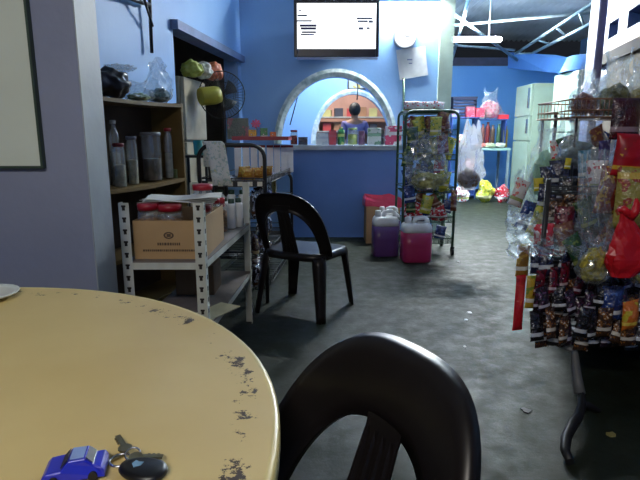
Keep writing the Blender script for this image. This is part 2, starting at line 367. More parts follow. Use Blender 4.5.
# ---------------------------------------------------------------- round table
def circ3(p, q, r):
    ax, ay, bx_, by, cx, cy = p.x, p.y, q.x, q.y, r.x, r.y
    d = 2*(ax*(by-cy)+bx_*(cy-ay)+cx*(ay-by))
    ux = ((ax*ax+ay*ay)*(by-cy)+(bx_*bx_+by*by)*(cy-ay)+(cx*cx+cy*cy)*(ay-by))/d
    uy = ((ax*ax+ay*ay)*(cx-bx_)+(bx_*bx_+by*by)*(ax-cx)+(cx*cx+cy*cy)*(bx_-ax))/d
    return Vector((ux, uy)), math.hypot(ax-ux, ay-uy)
TZ = .75
tc_, TR = circ3(F(275, 415, TZ), F(178, 307, TZ), F(40, 288, TZ))
print('TABLE', tc_, TR)
def table_mat():
    m = mat('tan_laminate', (206, 184, 126), .38, 0, .05, 3, rgb2=(198, 174, 114)); nt = m.node_tree; L = nt.links; b = nt.nodes['Principled BSDF']
    src = b.inputs['Base Color'].links[0].from_socket
    tc = nt.nodes.new('ShaderNodeTexCoord'); n = nt.nodes.new('ShaderNodeTexNoise'); n.inputs['Scale'].default_value = 34; n.inputs['Detail'].default_value = 6; n.inputs['Roughness'].default_value = .75
    L.new(tc.outputs['Object'], n.inputs['Vector'])
    ln = nt.nodes.new('ShaderNodeVectorMath'); ln.operation = 'LENGTH'; fl_ = nt.nodes.new('ShaderNodeVectorMath'); fl_.operation = 'MULTIPLY'; fl_.inputs[1].default_value = (1, 1, 0); L.new(tc.outputs['Object'], fl_.inputs[0]); L.new(fl_.outputs[0], ln.inputs[0])
    # worn ring just inside the rim
    c1 = nt.nodes.new('ShaderNodeMapRange'); c1.interpolation_type = 'SMOOTHSTEP'; c1.inputs[1].default_value = TR*.86; c1.inputs[2].default_value = TR*.94
    L.new(ln.outputs['Value'], c1.inputs[0])
    c2 = nt.nodes.new('ShaderNodeMapRange'); c2.interpolation_type = 'SMOOTHSTEP'; c2.inputs[1].default_value = TR*.96; c2.inputs[2].default_value = TR*.995; c2.inputs[3].default_value = 1; c2.inputs[4].default_value = 0
    L.new(ln.outputs['Value'], c2.inputs[0])
    n3 = nt.nodes.new('ShaderNodeTexNoise'); n3.inputs['Scale'].default_value = 5; L.new(tc.outputs['Object'], n3.inputs['Vector'])
    mm = nt.nodes.new('ShaderNodeMath'); mm.operation = 'MULTIPLY'; L.new(c1.outputs[0], mm.inputs[0]); L.new(c2.outputs[0], mm.inputs[1])
    m4 = nt.nodes.new('ShaderNodeMath'); m4.operation = 'MULTIPLY_ADD'; m4.inputs[1].default_value = .22; L.new(mm.outputs[0], m4.inputs[0]); L.new(n.outputs['Fac'], m4.inputs[2])
    m5 = nt.nodes.new('ShaderNodeMath'); m5.operation = 'MULTIPLY_ADD'; m5.inputs[1].default_value = .35; L.new(n3.outputs['Fac'], m5.inputs[0]); L.new(m4.outputs[0], m5.inputs[2])
    th = nt.nodes.new('ShaderNodeMapRange'); th.inputs[1].default_value = .97; th.inputs[2].default_value = 1.0; L.new(m5.outputs[0], th.inputs[0])
    mx = nt.nodes.new('ShaderNodeMixRGB'); L.new(th.outputs[0], mx.inputs[0]); L.new(src, mx.inputs[1]); mx.inputs[2].default_value = lin((58, 44, 34))
    L.new(mx.outputs[0], b.inputs['Base Color']); return m
tb = thing('round_table', 'round tan laminate table with worn stains along its rim', 'table', (tc_.x, tc_.y, 0))
bm = NB(); lathe(bm, [(0, TZ), (TR-.004, TZ)], 96); obj('tabletop', bm, table_mat(), tb)
bm = NB(); lathe(bm, [(TR-.004, TZ), (TR+.002, TZ+.001), (TR+.007, TZ-.004), (TR+.007, TZ-.03), (TR-.02, TZ-.034), (0, TZ-.034)], 96); obj('rim_band', bm, mat('pale_yellow_rim', (214, 196, 132), .35), tb)
for a in (45, 135, 225, 315):
    x, y = TR*.62*math.cos(math.radians(a)), TR*.62*math.sin(math.radians(a))
    obj('leg', tube(NB(), [(x, y, TZ-.034), (x*1.12, y*1.12, 0)], .016, 10), M_black, tb)
# plate at the far edge of the table
A = F(2, 291, TZ)
bm = NB(); lathe(bm, [(0, .001), (.045, .001), (.062, .008), (.078, .013), (.079, .016), (.06, .011), (.044, .005), (0, .005)], 32)
tag(obj('plate', bm, mat('white_melamine', (222, 226, 222), .3), loc=(A.x-.005, A.y-.065, TZ)), 'white plate at the far left edge of the tan table', 'plate')
# blue toy-car fob
A = F(77, 474, TZ)
car = thing('car_shaped_keyring', 'blue plastic keyring shaped like a small car on the tan table', 'keyring', (A.x, A.y, TZ), math.radians(14)); car.scale = (.82, .95, .95)
prof = [(-.042, .004), (-.042, .012), (-.036, .017), (-.016, .019), (-.006, .028), (.016, .029), (.027, .02), (.038, .018), (.042, .012), (.042, .004)]
M_blue = mat('bright_blue_plastic', (28, 40, 196), .3, coat=.3)
bm = NB(); 
rows = []
for s, k in ((-1, .86), (-.92, 1), (.92, 1), (1, .86)):
    rows.append([bm.verts.new((x, s*.020*(1 if z < .02 else .82), .004+(z-.004)*k)) for x, z in prof])
for A_, B_ in zip(rows, rows[1:]):
    for i in range(len(prof)): bm.faces.new([A_[i], A_[(i+1) % len(prof)], B_[(i+1) % len(prof)], B_[i]])
bm.faces.new(rows[0]); bm.faces.new(rows[-1])
obj('body', bm, M_blue, car, bevel=.002)
bm = NB(); box(bm, -.004, .014, -.012, .012, .0285, .0302); obj('roof_panel', bm, mat('pale_blue_sticker', (140, 165, 215), .4), car)
bm = NB(); prism(bm, [(-.0168, -.014, .0195), (-.0168, .014, .0195), (-.0075, .013, .0285), (-.0075, -.013, .0285)], (-.0006, 0, .0006)); obj('windscreen', bm, mat('dark_window', (30, 35, 70), .6), car)
bm = NB(); prism(bm, [(.0175, -.013, .0288), (.0175, .013, .0288), (.0265, .014, .0215), (.0265, -.014, .0215)], (.0006, 0, .0006)); obj('rear_window', bm, mat('dark_window', (30, 35, 70), .6), car)
for sx in (-.026, .026):
    for sy in (-1, 1):
        bm = NB(); tube(bm, [(sx, sy*.014, .0065), (sx, sy*.0215, .0065)], .0065, 14); obj('wheel', bm, M_black, car)
# ring and keys
A = F(121, 463, TZ)
kt = thing('key_bunch', 'small bunch of steel keys and rings between blue keyring and black fob', 'keys', (A.x, A.y, TZ), .3)
obj('split_ring', tube(NB(), arcpts((0, 0, .004), .013, 0, 2*PI-.01, 22, 'xy'), .0016, 6), M_chrome, kt)
obj('split_ring', tube(NB(), [p+Vector((.014, .006, .006)) for p in [Vector((.009*math.cos(a/9*PI), .009*math.sin(a/9*PI), .003*math.sin(a/9*PI))) for a in range(18)]], .0014, 6), M_chrome, kt)
for k, (dx, dy, an) in enumerate(((-.022, .0, .5), (.004, .022, 1.9), (.018, -.006, -.3))):
    bm = NB(); Mx = Matrix.Translation((dx, dy, .0025+.003*k)) @ Matrix.Rotation(an, 4, 'Z')
    vs = [Mx @ Vector((.008*math.cos(a)*1.0, .009*math.sin(a), 0)) for a in [i*PI/6 for i in range(12)]]
    prism(bm, vs, (0, 0, .002)); box(bm, .006, .034, -.0035, .0035, 0, .002, M=Mx)
    for q in range(3): box(bm, .014+q*.006, .017+q*.006, .0035, .0055, 0, .002, M=Mx)
    obj('key', bm, mat('brass_steel_key', (150, 140, 110), .3, .9), kt)
# black key fob
A = F(146, 475, TZ)
fb = thing('car_key_fob', 'black car key fob with pale shield emblem on the tan table', 'key fob', (A.x, A.y, TZ), math.radians(-18))
bm = NB(); lathe(bm, [(0, 0), (.8, .0), (.97, .004), (1, .006), (.93, .010), (.7, .0118), (0, .0122)], 28, sx=.036, sy=.021)
for v in bm.verts: v.co.x *= (1-.25*(v.co.x > 0)*v.co.x/.036)
obj('shell', bm, mat('black_fob_plastic', (18, 18, 22), .35), fb, smooth=True)
bm = NB(); prism(bm, [(-.018, -.001, 0), (-.012, -.0065, 0), (-.006, -.001, 0), (-.0065, .006, 0), (-.012, .0045, 0), (-.0175, .006, 0)], (0, 0, .0012))
obj('emblem', bm, mat('pale_blue_emblem', (120, 160, 190), .35), fb, loc=(0, 0, .0116))
# ---------------------------------------------------------------- plastic chairs
def make_chair(label, loc, rz, group=None):
    t = thing('plastic_chair', label, 'chair', loc, rz, group)
    SZ = .43; hw = .215
    # seat: dished rounded square with a waterfall edge
    n = 40; bm = NB(); rings = []
    def sq(a, r): 
        c, s = math.cos(a), math.sin(a); k = (abs(c)**4.5+abs(s)**4.5)**(-1/4.5); return c*k*r, s*k*r
    for q, z in ((.0, -.012), (.3, -.011), (.6, -.008), (.85, -.001), (.95, .002), (1.0, -.004), (1.025, -.02), (1.03, -.045)):
        if q == 0: rings.append([bm.verts.new((0, 0, SZ+z))]); continue
        rr = []
        for k in range(n):
            x, y = sq(2*PI*k/n, q)
            wsc = hw*(1+.06*(y)); rr.append(bm.verts.new((x*wsc, y*.205, SZ+z-(.012*max(0, y)**3))))
        rings.append(rr)
    for A_, B_ in zip(rings, rings[1:]):
        for k in range(n):
            f = [A_[0], B_[k], B_[(k+1) % n]] if len(A_) == 1 else [A_[k], B_[k], B_[(k+1) % n], A_[(k+1) % n]]
            bm.faces.new(f).smooth = True
    o = obj('seat', bm, M_dplast, t); s = o.modifiers.new('thickness', 'SOLIDIFY'); s.thickness = .005
    # back: arch band between an outer and an inner curve, leaning back and wrapping forward at the sides
    def bend(x, v):    # v = height above seat
        return Vector((x, -.185-.27*v-.06*v*v*2+.085*(abs(x)/.22)**2.2*(1-.45*v/.4), SZ+v-.02))
    def outer(s):  # s 0..1 left to right
        a = PI*(1-s); c, q = math.cos(a), math.sin(a)
        return (.232*math.copysign(abs(c)**.62, c)*(1-.0*q), .412*abs(q)**.62)
    def inner(s):
        a = PI*(1-s); c, q = math.cos(a), math.sin(a)
        return (.180*math.copysign(abs(c)**.8, c), .30*abs(q)**.75)
    N = 56; bm = NB(); rows = []
    for i in range(N+1):
        s = i/N; (xo, vo), (xi, vi) = outer(s), inner(s)
        row = []
        po = bend(xo, vo); ce = Vector((xo, 0, vo-.1)).normalized()
        row.append(bm.verts.new(po+Vector((ce.x*.003, -.022, ce.z*.003))))      # rim folded backwards
        for k in range(6):
            f = k/5; row.append(bm.verts.new(bend(xo+(xi-xo)*f, vo+(vi-vo)*f)+Vector((0, .006*math.sin(PI*f), 0))))
        row.append(bm.verts.new(bend(xi, vi)+Vector((0, -.014, 0))))
        rows.append(row)
    for A_, B_ in zip(rows, rows[1:]):
        for k in range(len(A_)-1): bm.faces.new([A_[k], A_[k+1], B_[k+1], B_[k]]).smooth = True
    o = obj('backrest', bm, M_dplast, t); s = o.modifiers.new('thickness', 'SOLIDIFY'); s.thickness = .006; s.offset = 0
    # splat with raised ribs
    bm = NB(); rows = []
    for i in range(15):
        v = -.01+.345*i/14; w = .056-.020*(i/14)+.02*max(0, (i-12)/2)**2
        row = []
        for k in range(25):
            u = -1+2*k/24; rib = .006*(1 if (k % 6) in (0, 1, 5) else 0) if 1 < i < 12 else .005
            row.append(bm.verts.new(bend(u*w, v)+Vector((0, -.004+rib, 0))))
        rows.append(row)
    for A_, B_ in zip(rows, rows[1:]):
        for k in range(24): bm.faces.new([A_[k], A_[k+1], B_[k+1], B_[k]])
    o = obj('splat', bm, M_dplast, t); s = o.modifiers.new('thickness', 'SOLIDIFY'); s.thickness = .005; s.offset = 0
    # legs: curved angle section, tapering and splaying
    for sx in (-1, 1):
        for sy in (-1, 1):
            bm = NB(); rows = []
            for i in range(9):
                f = i/8; z = (SZ-.02)*(1-f)
                cx, cy = sx*(.205+.035*f), sy*(.190+.045*f*(1.1 if sy < 0 else .8)); w = .062-.022*f
                row = []
                for k in range(9):
                    g = -1+k/4
                    # quarter-ish bend around the corner
                    if g < 0: px_, py_ = -sx*w*(-g), 0
                    else: px_, py_ = 0, -sy*w*g
                    rnd = .012*(1-min(1, abs(g)*3))
                    row.append(bm.verts.new((cx+px_-sx*rnd, cy+py_-sy*rnd, z)))
                rows.append(row)
            for A_, B_ in zip(rows, rows[1:]):
                for k in range(8): bm.faces.new([A_[k], A_[k+1], B_[k+1], B_[k]]).smooth = True
            o = obj('leg', bm, M_dplast, t); s = o.modifiers.new('thickness', 'SOLIDIFY'); s.thickness = .005; s.offset = 0
    return t
NC = (-.135, .59, math.radians(121)); FC = (-.095, 3.40, math.radians(-28))
ch = make_chair('dark brown plastic chair in the foreground drawn up to the tan table', (NC[0], NC[1], 0), NC[2])
c2 = copy_tree(ch, loc=(FC[0], FC[1], 0), rot=(0, 0, FC[2]), label='dark plastic chair in the aisle beside the black wire rack', scale=(1.08, 1.05, .99))
# ---------------------------------------------------------------- notice board on the near wall
A0 = P(43, 167, 1.775); M_board = mat('pale_green_white_board', (204, 214, 204), .5, 0, .03, 3)
nb = thing('notice_board', 'large pale board with dark edge fixed to the grey lilac wall', 'board', (A0.x-.45, 1.771, A0.z))
obj('panel', bx(-.45, .447, -.002, .014, .004, 1.3), M_board, nb)
bm = NB(); box(bm, .447, .455, -.006, .016, -.004, 1.3); box(bm, -.45, .447, -.006, .016, -.004, .004); obj('edge_strip', bm, mat('dark_green_edge', (50, 70, 60), .5), nb)
# ---------------------------------------------------------------- bags, packets, jars
def bag_bm(w, d, h, seed, neck=.45, neckt=.8, flare=.62, n=20, m=13, crumple=1.0):
    rnd = random.Random(seed); bm = NB(); ph = [rnd.uniform(0, 6.28) for _ in range(8)]; rings = []
    for i in range(m+1):
        t = i/m
        if t < neckt:
            q = t/neckt; r = (math.sin(min(1, q*3)*PI/2)**.6)*(1-(1-neck)*max(0, (q-.3)/.7)**1.3)
        else:
            q = (t-neckt)/(1-neckt); r = neck+(flare-neck)*q
        if i == 0: r = .45
        sx_ = .10*math.sin(3.1*t+ph[4])*crumple*t
        ring = []
        for k in range(n):
            a = 2*PI*k/n+.12*rnd.uniform(-1, 1)
            fold = 1+crumple*(.10*math.sin(3*a+ph[0]+4*t)+.09*math.sin(5*a+ph[1]-7*t)+.10*math.sin(9*a+ph[2])*t)
            k_ = r*(fold+crumple*(.10*rnd.uniform(-1, 1)+.3*noise.noise(Vector((math.cos(a)*2, math.sin(a)*2, t*4+seed)))))
            ca, sa = math.cos(a), math.sin(a)
            ca = math.copysign(abs(ca)**.8, ca)
            top = .10*math.sin(2*a+ph[3])+.06*rnd.uniform(-1, 1) if i == m else (.02*rnd.uniform(-1, 1) if i else 0)
            ring.append(bm.verts.new((w/2*(k_*ca+sx_), d/2*k_*sa, h*(t+top*crumple))))
        rings.append(ring)
    bm.faces.new(rings[0][::-1])
    for A_, B_ in zip(rings, rings[1:]):
        for k in range(n):
            q = (A_[k], A_[(k+1) % n], B_[(k+1) % n], B_[k])
            if rnd.random() < .5: bm.faces.new(q[:3]); bm.faces.new((q[0], q[2], q[3]))
            else: bm.faces.new((q[0], q[1], q[3])); bm.faces.new(q[1:])
    return bm
def lump_bm(w, d, h, seed, nz=.25, sub=3, cells=3.0):
    bm = NB(); bmesh.ops.create_icosphere(bm, subdivisions=sub, radius=1)
    for v in bm.verts:
        p = v.co.copy(); k = 1+nz*noise.noise(p*cells+Vector((seed, seed*.7, 0)))
        v.co = Vector((p.x*k*w/2, p.y*k*d/2, (p.z*k+1)*h/2))
        if v.co.z < 0: v.co.z = 0
    return bm
def clear_bag(label, base, w, d, h, seed, mcont, fm=None, cont=.6, name='snack_bag', rot=(0, 0, 0), nz=.3, **k):
    t = thing(name, label, 'bag', base, rot=rot)
    obj('film', bag_bm(w, d, h, seed, **k), fm or M_film, t)
    if mcont: obj('contents', lump_bm(w*.78, d*.78, h*cont, seed, nz, 3, 4), mcont, t, loc=(0, 0, h*.03))
    return t
PK = {}
def packet_bm(w, h, th, seed=0):
    bm = NB(); nx, ny = 10, 14; F_, B_ = [], []
    for j in range(ny+1):
        v = j/ny; fr, bk = [], []
        for i in range(nx+1):
            u = i/nx; e = (1-abs(2*u-1)**2.4)*(max(0, 1-abs(2*v-1)**3.2)); e = e if .06 < v < .94 else 0
            wr = noise.noise(Vector((u*4, v*5, seed)))*.35+.9; y = th/2*e*wr+.0006
            wdt = w*(1-.07*(1-abs(2*v-1)**6)); x = (u-.5)*wdt
            fr.append(bm.verts.new((x, -y, v*h))); bk.append(bm.verts.new((x, y, v*h)))
        F_.append(fr); B_.append(bk)
    for j in range(ny):
        for i in range(nx):
            bm.faces.new([F_[j][i], F_[j][i+1], F_[j+1][i+1], F_[j+1][i]]).smooth = True
            bm.faces.new([B_[j][i], B_[j+1][i], B_[j+1][i+1], B_[j][i+1]]).smooth = True
        bm.faces.new([F_[j][0], F_[j+1][0], B_[j+1][0], B_[j][0]]); bm.faces.new([F_[j][nx], B_[j][nx], B_[j+1][nx], F_[j+1][nx]])
    for i in range(nx):
        bm.faces.new([F_[0][i], B_[0][i], B_[0][i+1], F_[0][i+1]]); bm.faces.new([F_[ny][i], F_[ny][i+1], B_[ny][i+1], B_[ny][i]])
    return bm
def packet(label, loc, w, h, th, m, rot=(0, 0, 0), group=None, name='snack_packet', seed=0, cat='packet'):
    key = (round(w, 3), round(h, 3), round(th, 3), m.name)
    if key in PK:
        o = PK[key].copy(); C.objects.link(o); o.location = loc; o.rotation_euler = rot
    else:
        o = obj(name, packet_bm(w, h, th, seed), m, loc=loc, rot=rot); PK[key] = o
    for k_ in ('group',):
        if k_ in o: del o[k_]
    return tag(o, label, cat, group)
def jar(label, loc, r, h, lidm, mcont=None, lid_h=.022, name='jar', cont=.6, group=None, neck=.85, cat='jar', glass=None):
    t = thing(name, label, cat, loc, group=group)
    obj('jar_body' if name == 'jar' else 'bottle_body', lathe(NB(), [(0, .001), (r*.9, .001), (r, .008), (r, h*.72), (r*.97, h*.8), (r*neck, h*.88), (r*neck, h-lid_h)], 22), glass or M_glass, t)
    if mcont: obj('contents', lathe(NB(), [(0, .004), (r*.88, .004), (r*.93, .01), (r*.93, h*cont), (r*.5, h*cont+.006), (0, h*cont+.003)], 18), mcont, t)
    obj('lid', lathe(NB(), [(0, h-lid_h), (r*neck+.003, h-lid_h), (r*neck+.004, h-.003), (r*neck*.95, h), (0, h)], 22), lidm, t)
    return t
def carton(label, loc, w, d, h, m, rz=0, name='carton', cat='box', group=None, lidm=None):
    o = obj(name, bx(-w/2, w/2, -d/2, d/2, 0, h), m, loc=loc, rot=(0, 0, rz), bevel=.003)
    return tag(o, label, cat, group)

# ---------------------------------------------------------------- bookcase at left
B0, B1 = Vector((-1.23, 2.62, 0)), Vector((-.93, 3.62, 0)); ba = math.atan2((B1-B0).y, (B1-B0).x); BL = (B1-B0).length
bc = thing('bookcase', 'olive brown wooden bookcase with sagging shelves behind the grey wall', 'bookcase', (B0.x, B0.y, 0), ba)
# local x runs along the front, local +y goes back to the wall
D = .24
def sagboard(z, th=.022, sag=.012, x0=.02, x1=BL-.02):
    bm = NB(); n = 14; A_ = []
    for i in range(n+1):
        x = x0+(x1-x0)*i/n; dz = -sag*math.sin(PI*i/n); A_.append([bm.verts.new((x, y, z+dz+k)) for y, k in ((0, -th), (D, -th), (D, 0), (0, 0))])
    for a, b in zip(A_, A_[1:]):
        for k in range(4): bm.faces.new([a[k], b[k], b[(k+1) % 4], a[(k+1) % 4]])
    bm.faces.new(A_[0]); bm.faces.new(A_[-1]); return bm
for z, sg in ((1.365, .008), (.87, .016), (.46, .01), (.12, .004)): obj('shelf', sagboard(z, sag=sg), M_wood, bc)
for x in (0, BL-.02): obj('side_panel', bx(x, x+.02, 0, D, 0, 1.37), M_wood, bc)
obj('back_or_shade_panel', bx(.02, BL-.02, D, D+.006, .1, 1.36), mat('dark_hardboard', (72, 58, 40), .8), bc)
BM = Matrix.Translation(bc.location) @ Matrix.Rotation(ba, 4, 'Z')
def onshelf(px, z, dy=.1):      # point on a bookcase shelf seen in column px
    best = None
    for i in range(200):
        p = BM @ Vector((BL*i/199, dy, z)); q = abs(XP(px, p.y, z)-p.x)
        if best is None or q < best[0]: best = (q, p)
    return best[1]
M_clearcont = mat('pale_murky_contents', (176, 176, 160), .7, 0, .2, 30)
M_darkcont = mat('dark_contents', (96, 94, 100), .7, 0, .3, 30)
M_biscuit = mat('brown_biscuit_pieces', (168, 116, 66), .8, 0, .35, 60, bump=.8, bscale=70)
def J(px, py_top, label, r, lidm, mcont, dy, z=.872, name='jar', cont=.5, neck=.85, lid_h=.022, cat='jar', sag=.016):
    p = onshelf(px, z, dy); xl = (BM.inverted() @ p).x; p.z = z-sag*math.sin(PI*min(1, max(0, xl/BL)))+.002
    depth = p.y; h = P(px, py_top, p.y).z-p.z
    return jar(label, p, r, h, lidm, mcont, name=name, cont=cont, neck=neck, lid_h=lid_h, cat=cat)
J(117, 120, 'tall clear bottle with white neck at the near end of the bookcase shelf', .03, M_white, M_clearcont, .15, name='bottle', neck=.45, cat='bottle')
J(121, 143, 'clear jar with dark red lid at the front of the bookcase shelf', .034, mat('dark_red_lid', (130, 24, 38), .4), M_clearcont, .05)
J(134, 136, 'grey lidded clear jar between red lidded jar and big tub', .032, mat('grey_lid', (120, 120, 124), .5), M_clearcont, .1)
J(153, 132, 'large cloudy tub with a grey lid on the bookcase shelf', .062, mat('pale_grey_lid', (150, 152, 156), .5), M_darkcont, .11, cont=.45, neck=.97)
J(170, 128, 'narrow clear bottle with red cap beside the large tub', .027, M_red, M_clearcont, .07, name='bottle', neck=.75, cat='bottle')
p = onshelf(178, .872, .08); carton('small pale green box at the far end of the bookcase shelf', (p.x, p.y, .868), .07, .05, .06, mat('pale_green_card', (120, 140, 96), .6), ba)
# on top of the bookcase
M_blackbag = mat('black_bin_bag', (24, 22, 30), .3, bump=.6, bscale=14)
p = onshelf(112, 1.365, .12); 
tag(obj('black_bag', lump_bm(.25, .17, .17, 3, .35, 4, 2.5), M_blackbag, loc=(p.x, p.y, 1.364), rot=(0, 0, ba), smooth=True), 'crumpled black plastic bag lying on top of the bookcase', 'bag')
p = onshelf(139, 1.365, .1); clear_bag('low crumpled clear bag with pale green contents on top of bookcase', (p.x, p.y, 1.362), .19, .16, .12, 11, mat('pale_green_bits', (150, 170, 120), .7, 0, .2, 20, bump=.5), cont=.4, rot=(0, 0, ba))
p = onshelf(160, 1.365, .1); clear_bag('standing clear bag with teal box on top of the bookcase', (p.x, p.y, 1.362), .2, .17, .26, 14, mat('teal_plastic', (60, 110, 120), .5), cont=.36, rot=(0, 0, ba))
p = onshelf(122, 1.365, .16); tag(obj('folded_film', lump_bm(.17, .12, .04, 9, .5, 4, 3), M_film2, loc=(p.x, p.y-.0, 1.535), rot=(0, 0, .3)), 'sheet of milky film lying over the black bag', 'film')
# metal bracket frame high on the left wall
A = P(150, 8, 3.9); B = P(156, 53, 3.9); D_ = P(118, -6, 3.4)
br = thing('wall_bracket', 'black metal bracket hanging at the top of the left wall', 'bracket', A)
obj('upright', tube(NB(), [(0, 0, .3), (0, 0, 0), B-A+Vector((-.03, 0, 0))], .014, 6), M_black, br)
obj('arm', tube(NB(), [(0, 0, .02), D_-A], .016, 6), M_black, br)
obj('arm', tube(NB(), [(0.01, 0, -.12), P(143, -5, 3.7)-A], .010, 6), M_black, br)
# ---------------------------------------------------------------- white slotted angle rack
def slot_mat():
    m = mat('white_slotted_steel', (205, 208, 198), .45, 0, .08, 8, rgb2=(178, 180, 165)); return m
M_slot = slot_mat(); M_hole = mat('slot_hole_dark', (36, 32, 30), .8)
R0 = Vector((P(190, 268, 2.12).x, 2.12, 0)); 
rx0, rx1, ry0, ry1 = P(120, 230, 2.12).x, P(204, 230, 2.12).x, 2.12, 3.12
rx1b = P(250, 205, ry1).x; rx0b = rx1b-(rx1-rx0)
RH = P(196, 203, 2.12).z; SH = P(196, 262, 2.12).z; print('rack', rx0, rx1, rx1b, RH, SH)
rk = thing('slotted_angle_rack', 'white slotted steel rack holding a carton of red lidded jars', 'rack', (0, 0, 0))
def angle_post(x, y, sx, sy, h):
    bm = NB(); w = .042; t = .003
    xs = sorted((x, x+sx*w)); ys = sorted((y, y+sy*t)); box(bm, xs[0], xs[1], ys[0], ys[1], 0, h)
    xs = sorted((x, x+sx*t)); ys = sorted((y+sy*t, y+sy*w)); box(bm, xs[0], xs[1], ys[0], ys[1], 0, h)
    z = .05
    while z < h-.03:   # keyhole slots
        c = x+sx*w*.5; box(bm, c-.006, c+.006, y-sy*.0006-.0002, y-sy*.0006+.0002, z, z+.022, 1)
        prism(bm, [(c-.009, y-sy*.0009, z+.014), (c+.009, y-sy*.0009, z+.014), (c+.009, y-sy*.0009, z+.022), (c-.009, y-sy*.0009, z+.022)], (0, sy*.0003, 0), 1)
        c = y+sy*w*.55; xx = x-sx*.0006; box(bm, xx-.0002, xx+.0002, c-.007, c+.007, z, z+.02, 1)
        z += .05
    obj('post', bm, [M_slot, M_hole], rk)
for (x, y, sx, sy) in ((rx0, ry0, 1, 1), (rx1, ry0, -1, 1), (rx0b, ry1, 1, -1), (rx1b, ry1, -1, -1)): angle_post(x, y, sx, sy, RH)
def rack_shelf(z, th=.034):
    bm = NB(); q = [(rx0+.004, ry0+.004), (rx1-.004, ry0+.004), (rx1b-.004, ry1-.004), (rx0b+.004, ry1-.004)]
    prism(bm, [(a, b, z-.004) for a, b in q], (0, 0, .004), 1)
    for i in range(4):
        a, b = Vector(q[i]+(z-th,)), Vector(q[(i+1) % 4]+(z-th,)); d = (b-a).normalized(); nrm = Vector((-d.y, d.x, 0))*.003
        prism(bm, [a, b, b+nrm, a+nrm], (0, 0, th-.0045), 0)
    return bm
M_deck = mat('grey_brown_shelf_deck', (120, 112, 108), .6, 0, .15, 5)
obj('shelf', rack_shelf(SH), [M_slot, M_deck], rk); obj('shelf', rack_shelf(.33), [M_slot, M_deck], rk)
# flyer and boxes on lower shelf
A = F(222, 310, .34)
bm = NB(); box(bm, -.06, .06, -.12, .12, 0, .004); tag(obj('cardboard_sheet', bm, mat('cream_card', (206, 198, 160), .7), loc=(A.x-.035, A.y, .331), rot=(0, 0, -.5)), 'cream cardboard sheet lying on the lower shelf of white rack', 'sheet')
carton('plain brown box deep on the lower shelf of the white rack', ((rx0+rx1)/2-.0, 2.72, .3305), .2, .2, .16, mat('dark_card', (110, 86, 60), .8), 0)
# big cardboard box with jars
cbx0, cbx1, cby0, cby1 = rx0+.035, rx1-.012, 2.17, 2.62; bh = P(160, 221, 2.17).z-SH
cb = thing('cardboard_box', 'open brown cardboard box with printed oval on the white rack', 'box', ((cbx0+cbx1)/2, cby0, SH+.001))
w_ = (cbx1-cbx0)/2; dd = cby1-cby0; bm = NB(); t_ = .004
box(bm, -w_, w_, 0, dd, 0, t_); box(bm, -w_, w_, 0, t_, t_, bh); box(bm, -w_, w_, dd-t_, dd, t_, bh); box(bm, -w_, -w_+t_, t_, dd-t_, t_, bh); box(bm, w_-t_, w_, t_, dd-t_, t_, bh+.01)
obj('box_body', bm, M_card, cb)
bm = NB()
for a in range(20):
    a0, a1_ = a*PI/10, (a+1)*PI/10
    bm.faces.new([bm.verts.new((k*math.cos(q), -.0008, bh*.62+.7*k*math.sin(q))) for k, q in ((.022, a0), (.022, a1_), (.014, a1_), (.014, a0))])
box(bm, -.009, .009, -.0008, -.0004, bh*.58, bh*.66)
x = -.05
rr = random.Random(4)
while x < .05:
    wq = rr.choice((.006, .008, .01)); box(bm, x, x+wq, -.0008, -.0004, bh*.36, bh*.36+.012); x += wq+.003
x = -w_*.75
while x < w_*.75:
    wq = rr.choice((.005, .008, .006)); box(bm, x, x+wq, -.0008, -.0004, bh*.2, bh*.2+.009); x += wq+.0025
obj('printed_mark', bm, mat('grey_brown_print', (96, 78, 62), .8), cb)
jl = [(139, 203, .047, 2.23, 'red lidded jar of brown snacks at left in cardboard box'), (171, 204, .054, 2.24, 'wide red lidded jar of snacks in the middle of cardboard box'),
      (150, 202, .042, 2.40, 'red lidded jar half hidden behind others in cardboard box'), (204, 205, .038, 2.40, 'red lidded jar at right side of the cardboard box'),
      (204, 184, .05, 2.52, 'tallest red lidded jar rising above the papers'), ]
JY = [2.225, 2.23, 2.33, 2.36, 2.49]
for (px, py, r, y, l), y in zip(jl, JY):
    x = XP(px, y, .75); x = max(cbx0+r+.006, min(cbx1-r-.006, x)); z0 = SH+.006; jar(l, (x, y, z0), r, P(px, py, y).z-z0, M_red, M_biscuit, cont=.7, neck=.88, lid_h=.028)
# second large jars behind and small red-topped bottle
x = XP(216, 2.68, .75); jar('red lidded jar standing behind the cardboard box', (x-.02, 2.70, SH+.001), .04, .2, M_red, M_biscuit, neck=.9, lid_h=.026)
x = XP(224, 2.8, .7); jar('small sauce bottle with red nozzle behind the cardboard box', (x-.01, 2.82, SH+.001), .025, .19, M_red, M_biscuit, name='bottle', neck=.4, cat='bottle', lid_h=.05)
# papers on jars
pz = P(178, 203, 2.32).z
bm = NB(); n = 12
for k in range(4):
    rows = []
    for i in range(n+1):
        u = i/n; rows.append([bm.verts.new((-.16+.32*u+.01*k, v*.1+.006*k, .004*k+.006*math.sin(u*5+k)+.01*abs(v))) for v in (-1, 0, 1)])
    for a, b in zip(rows, rows[1:]):
        for j in range(2): bm.faces.new([a[j], b[j], b[j+1], a[j+1]])
ps = P(178, 201, 2.33)
o = obj('paper_stack', bm, M_paper, loc=(ps.x, 2.335, pz+.004), rot=(0, 0, .12)); s = o.modifiers.new('t', 'SOLIDIFY'); s.thickness = .0015
tag(o, 'loose stack of printed papers lying across the red lidded jars', 'papers')
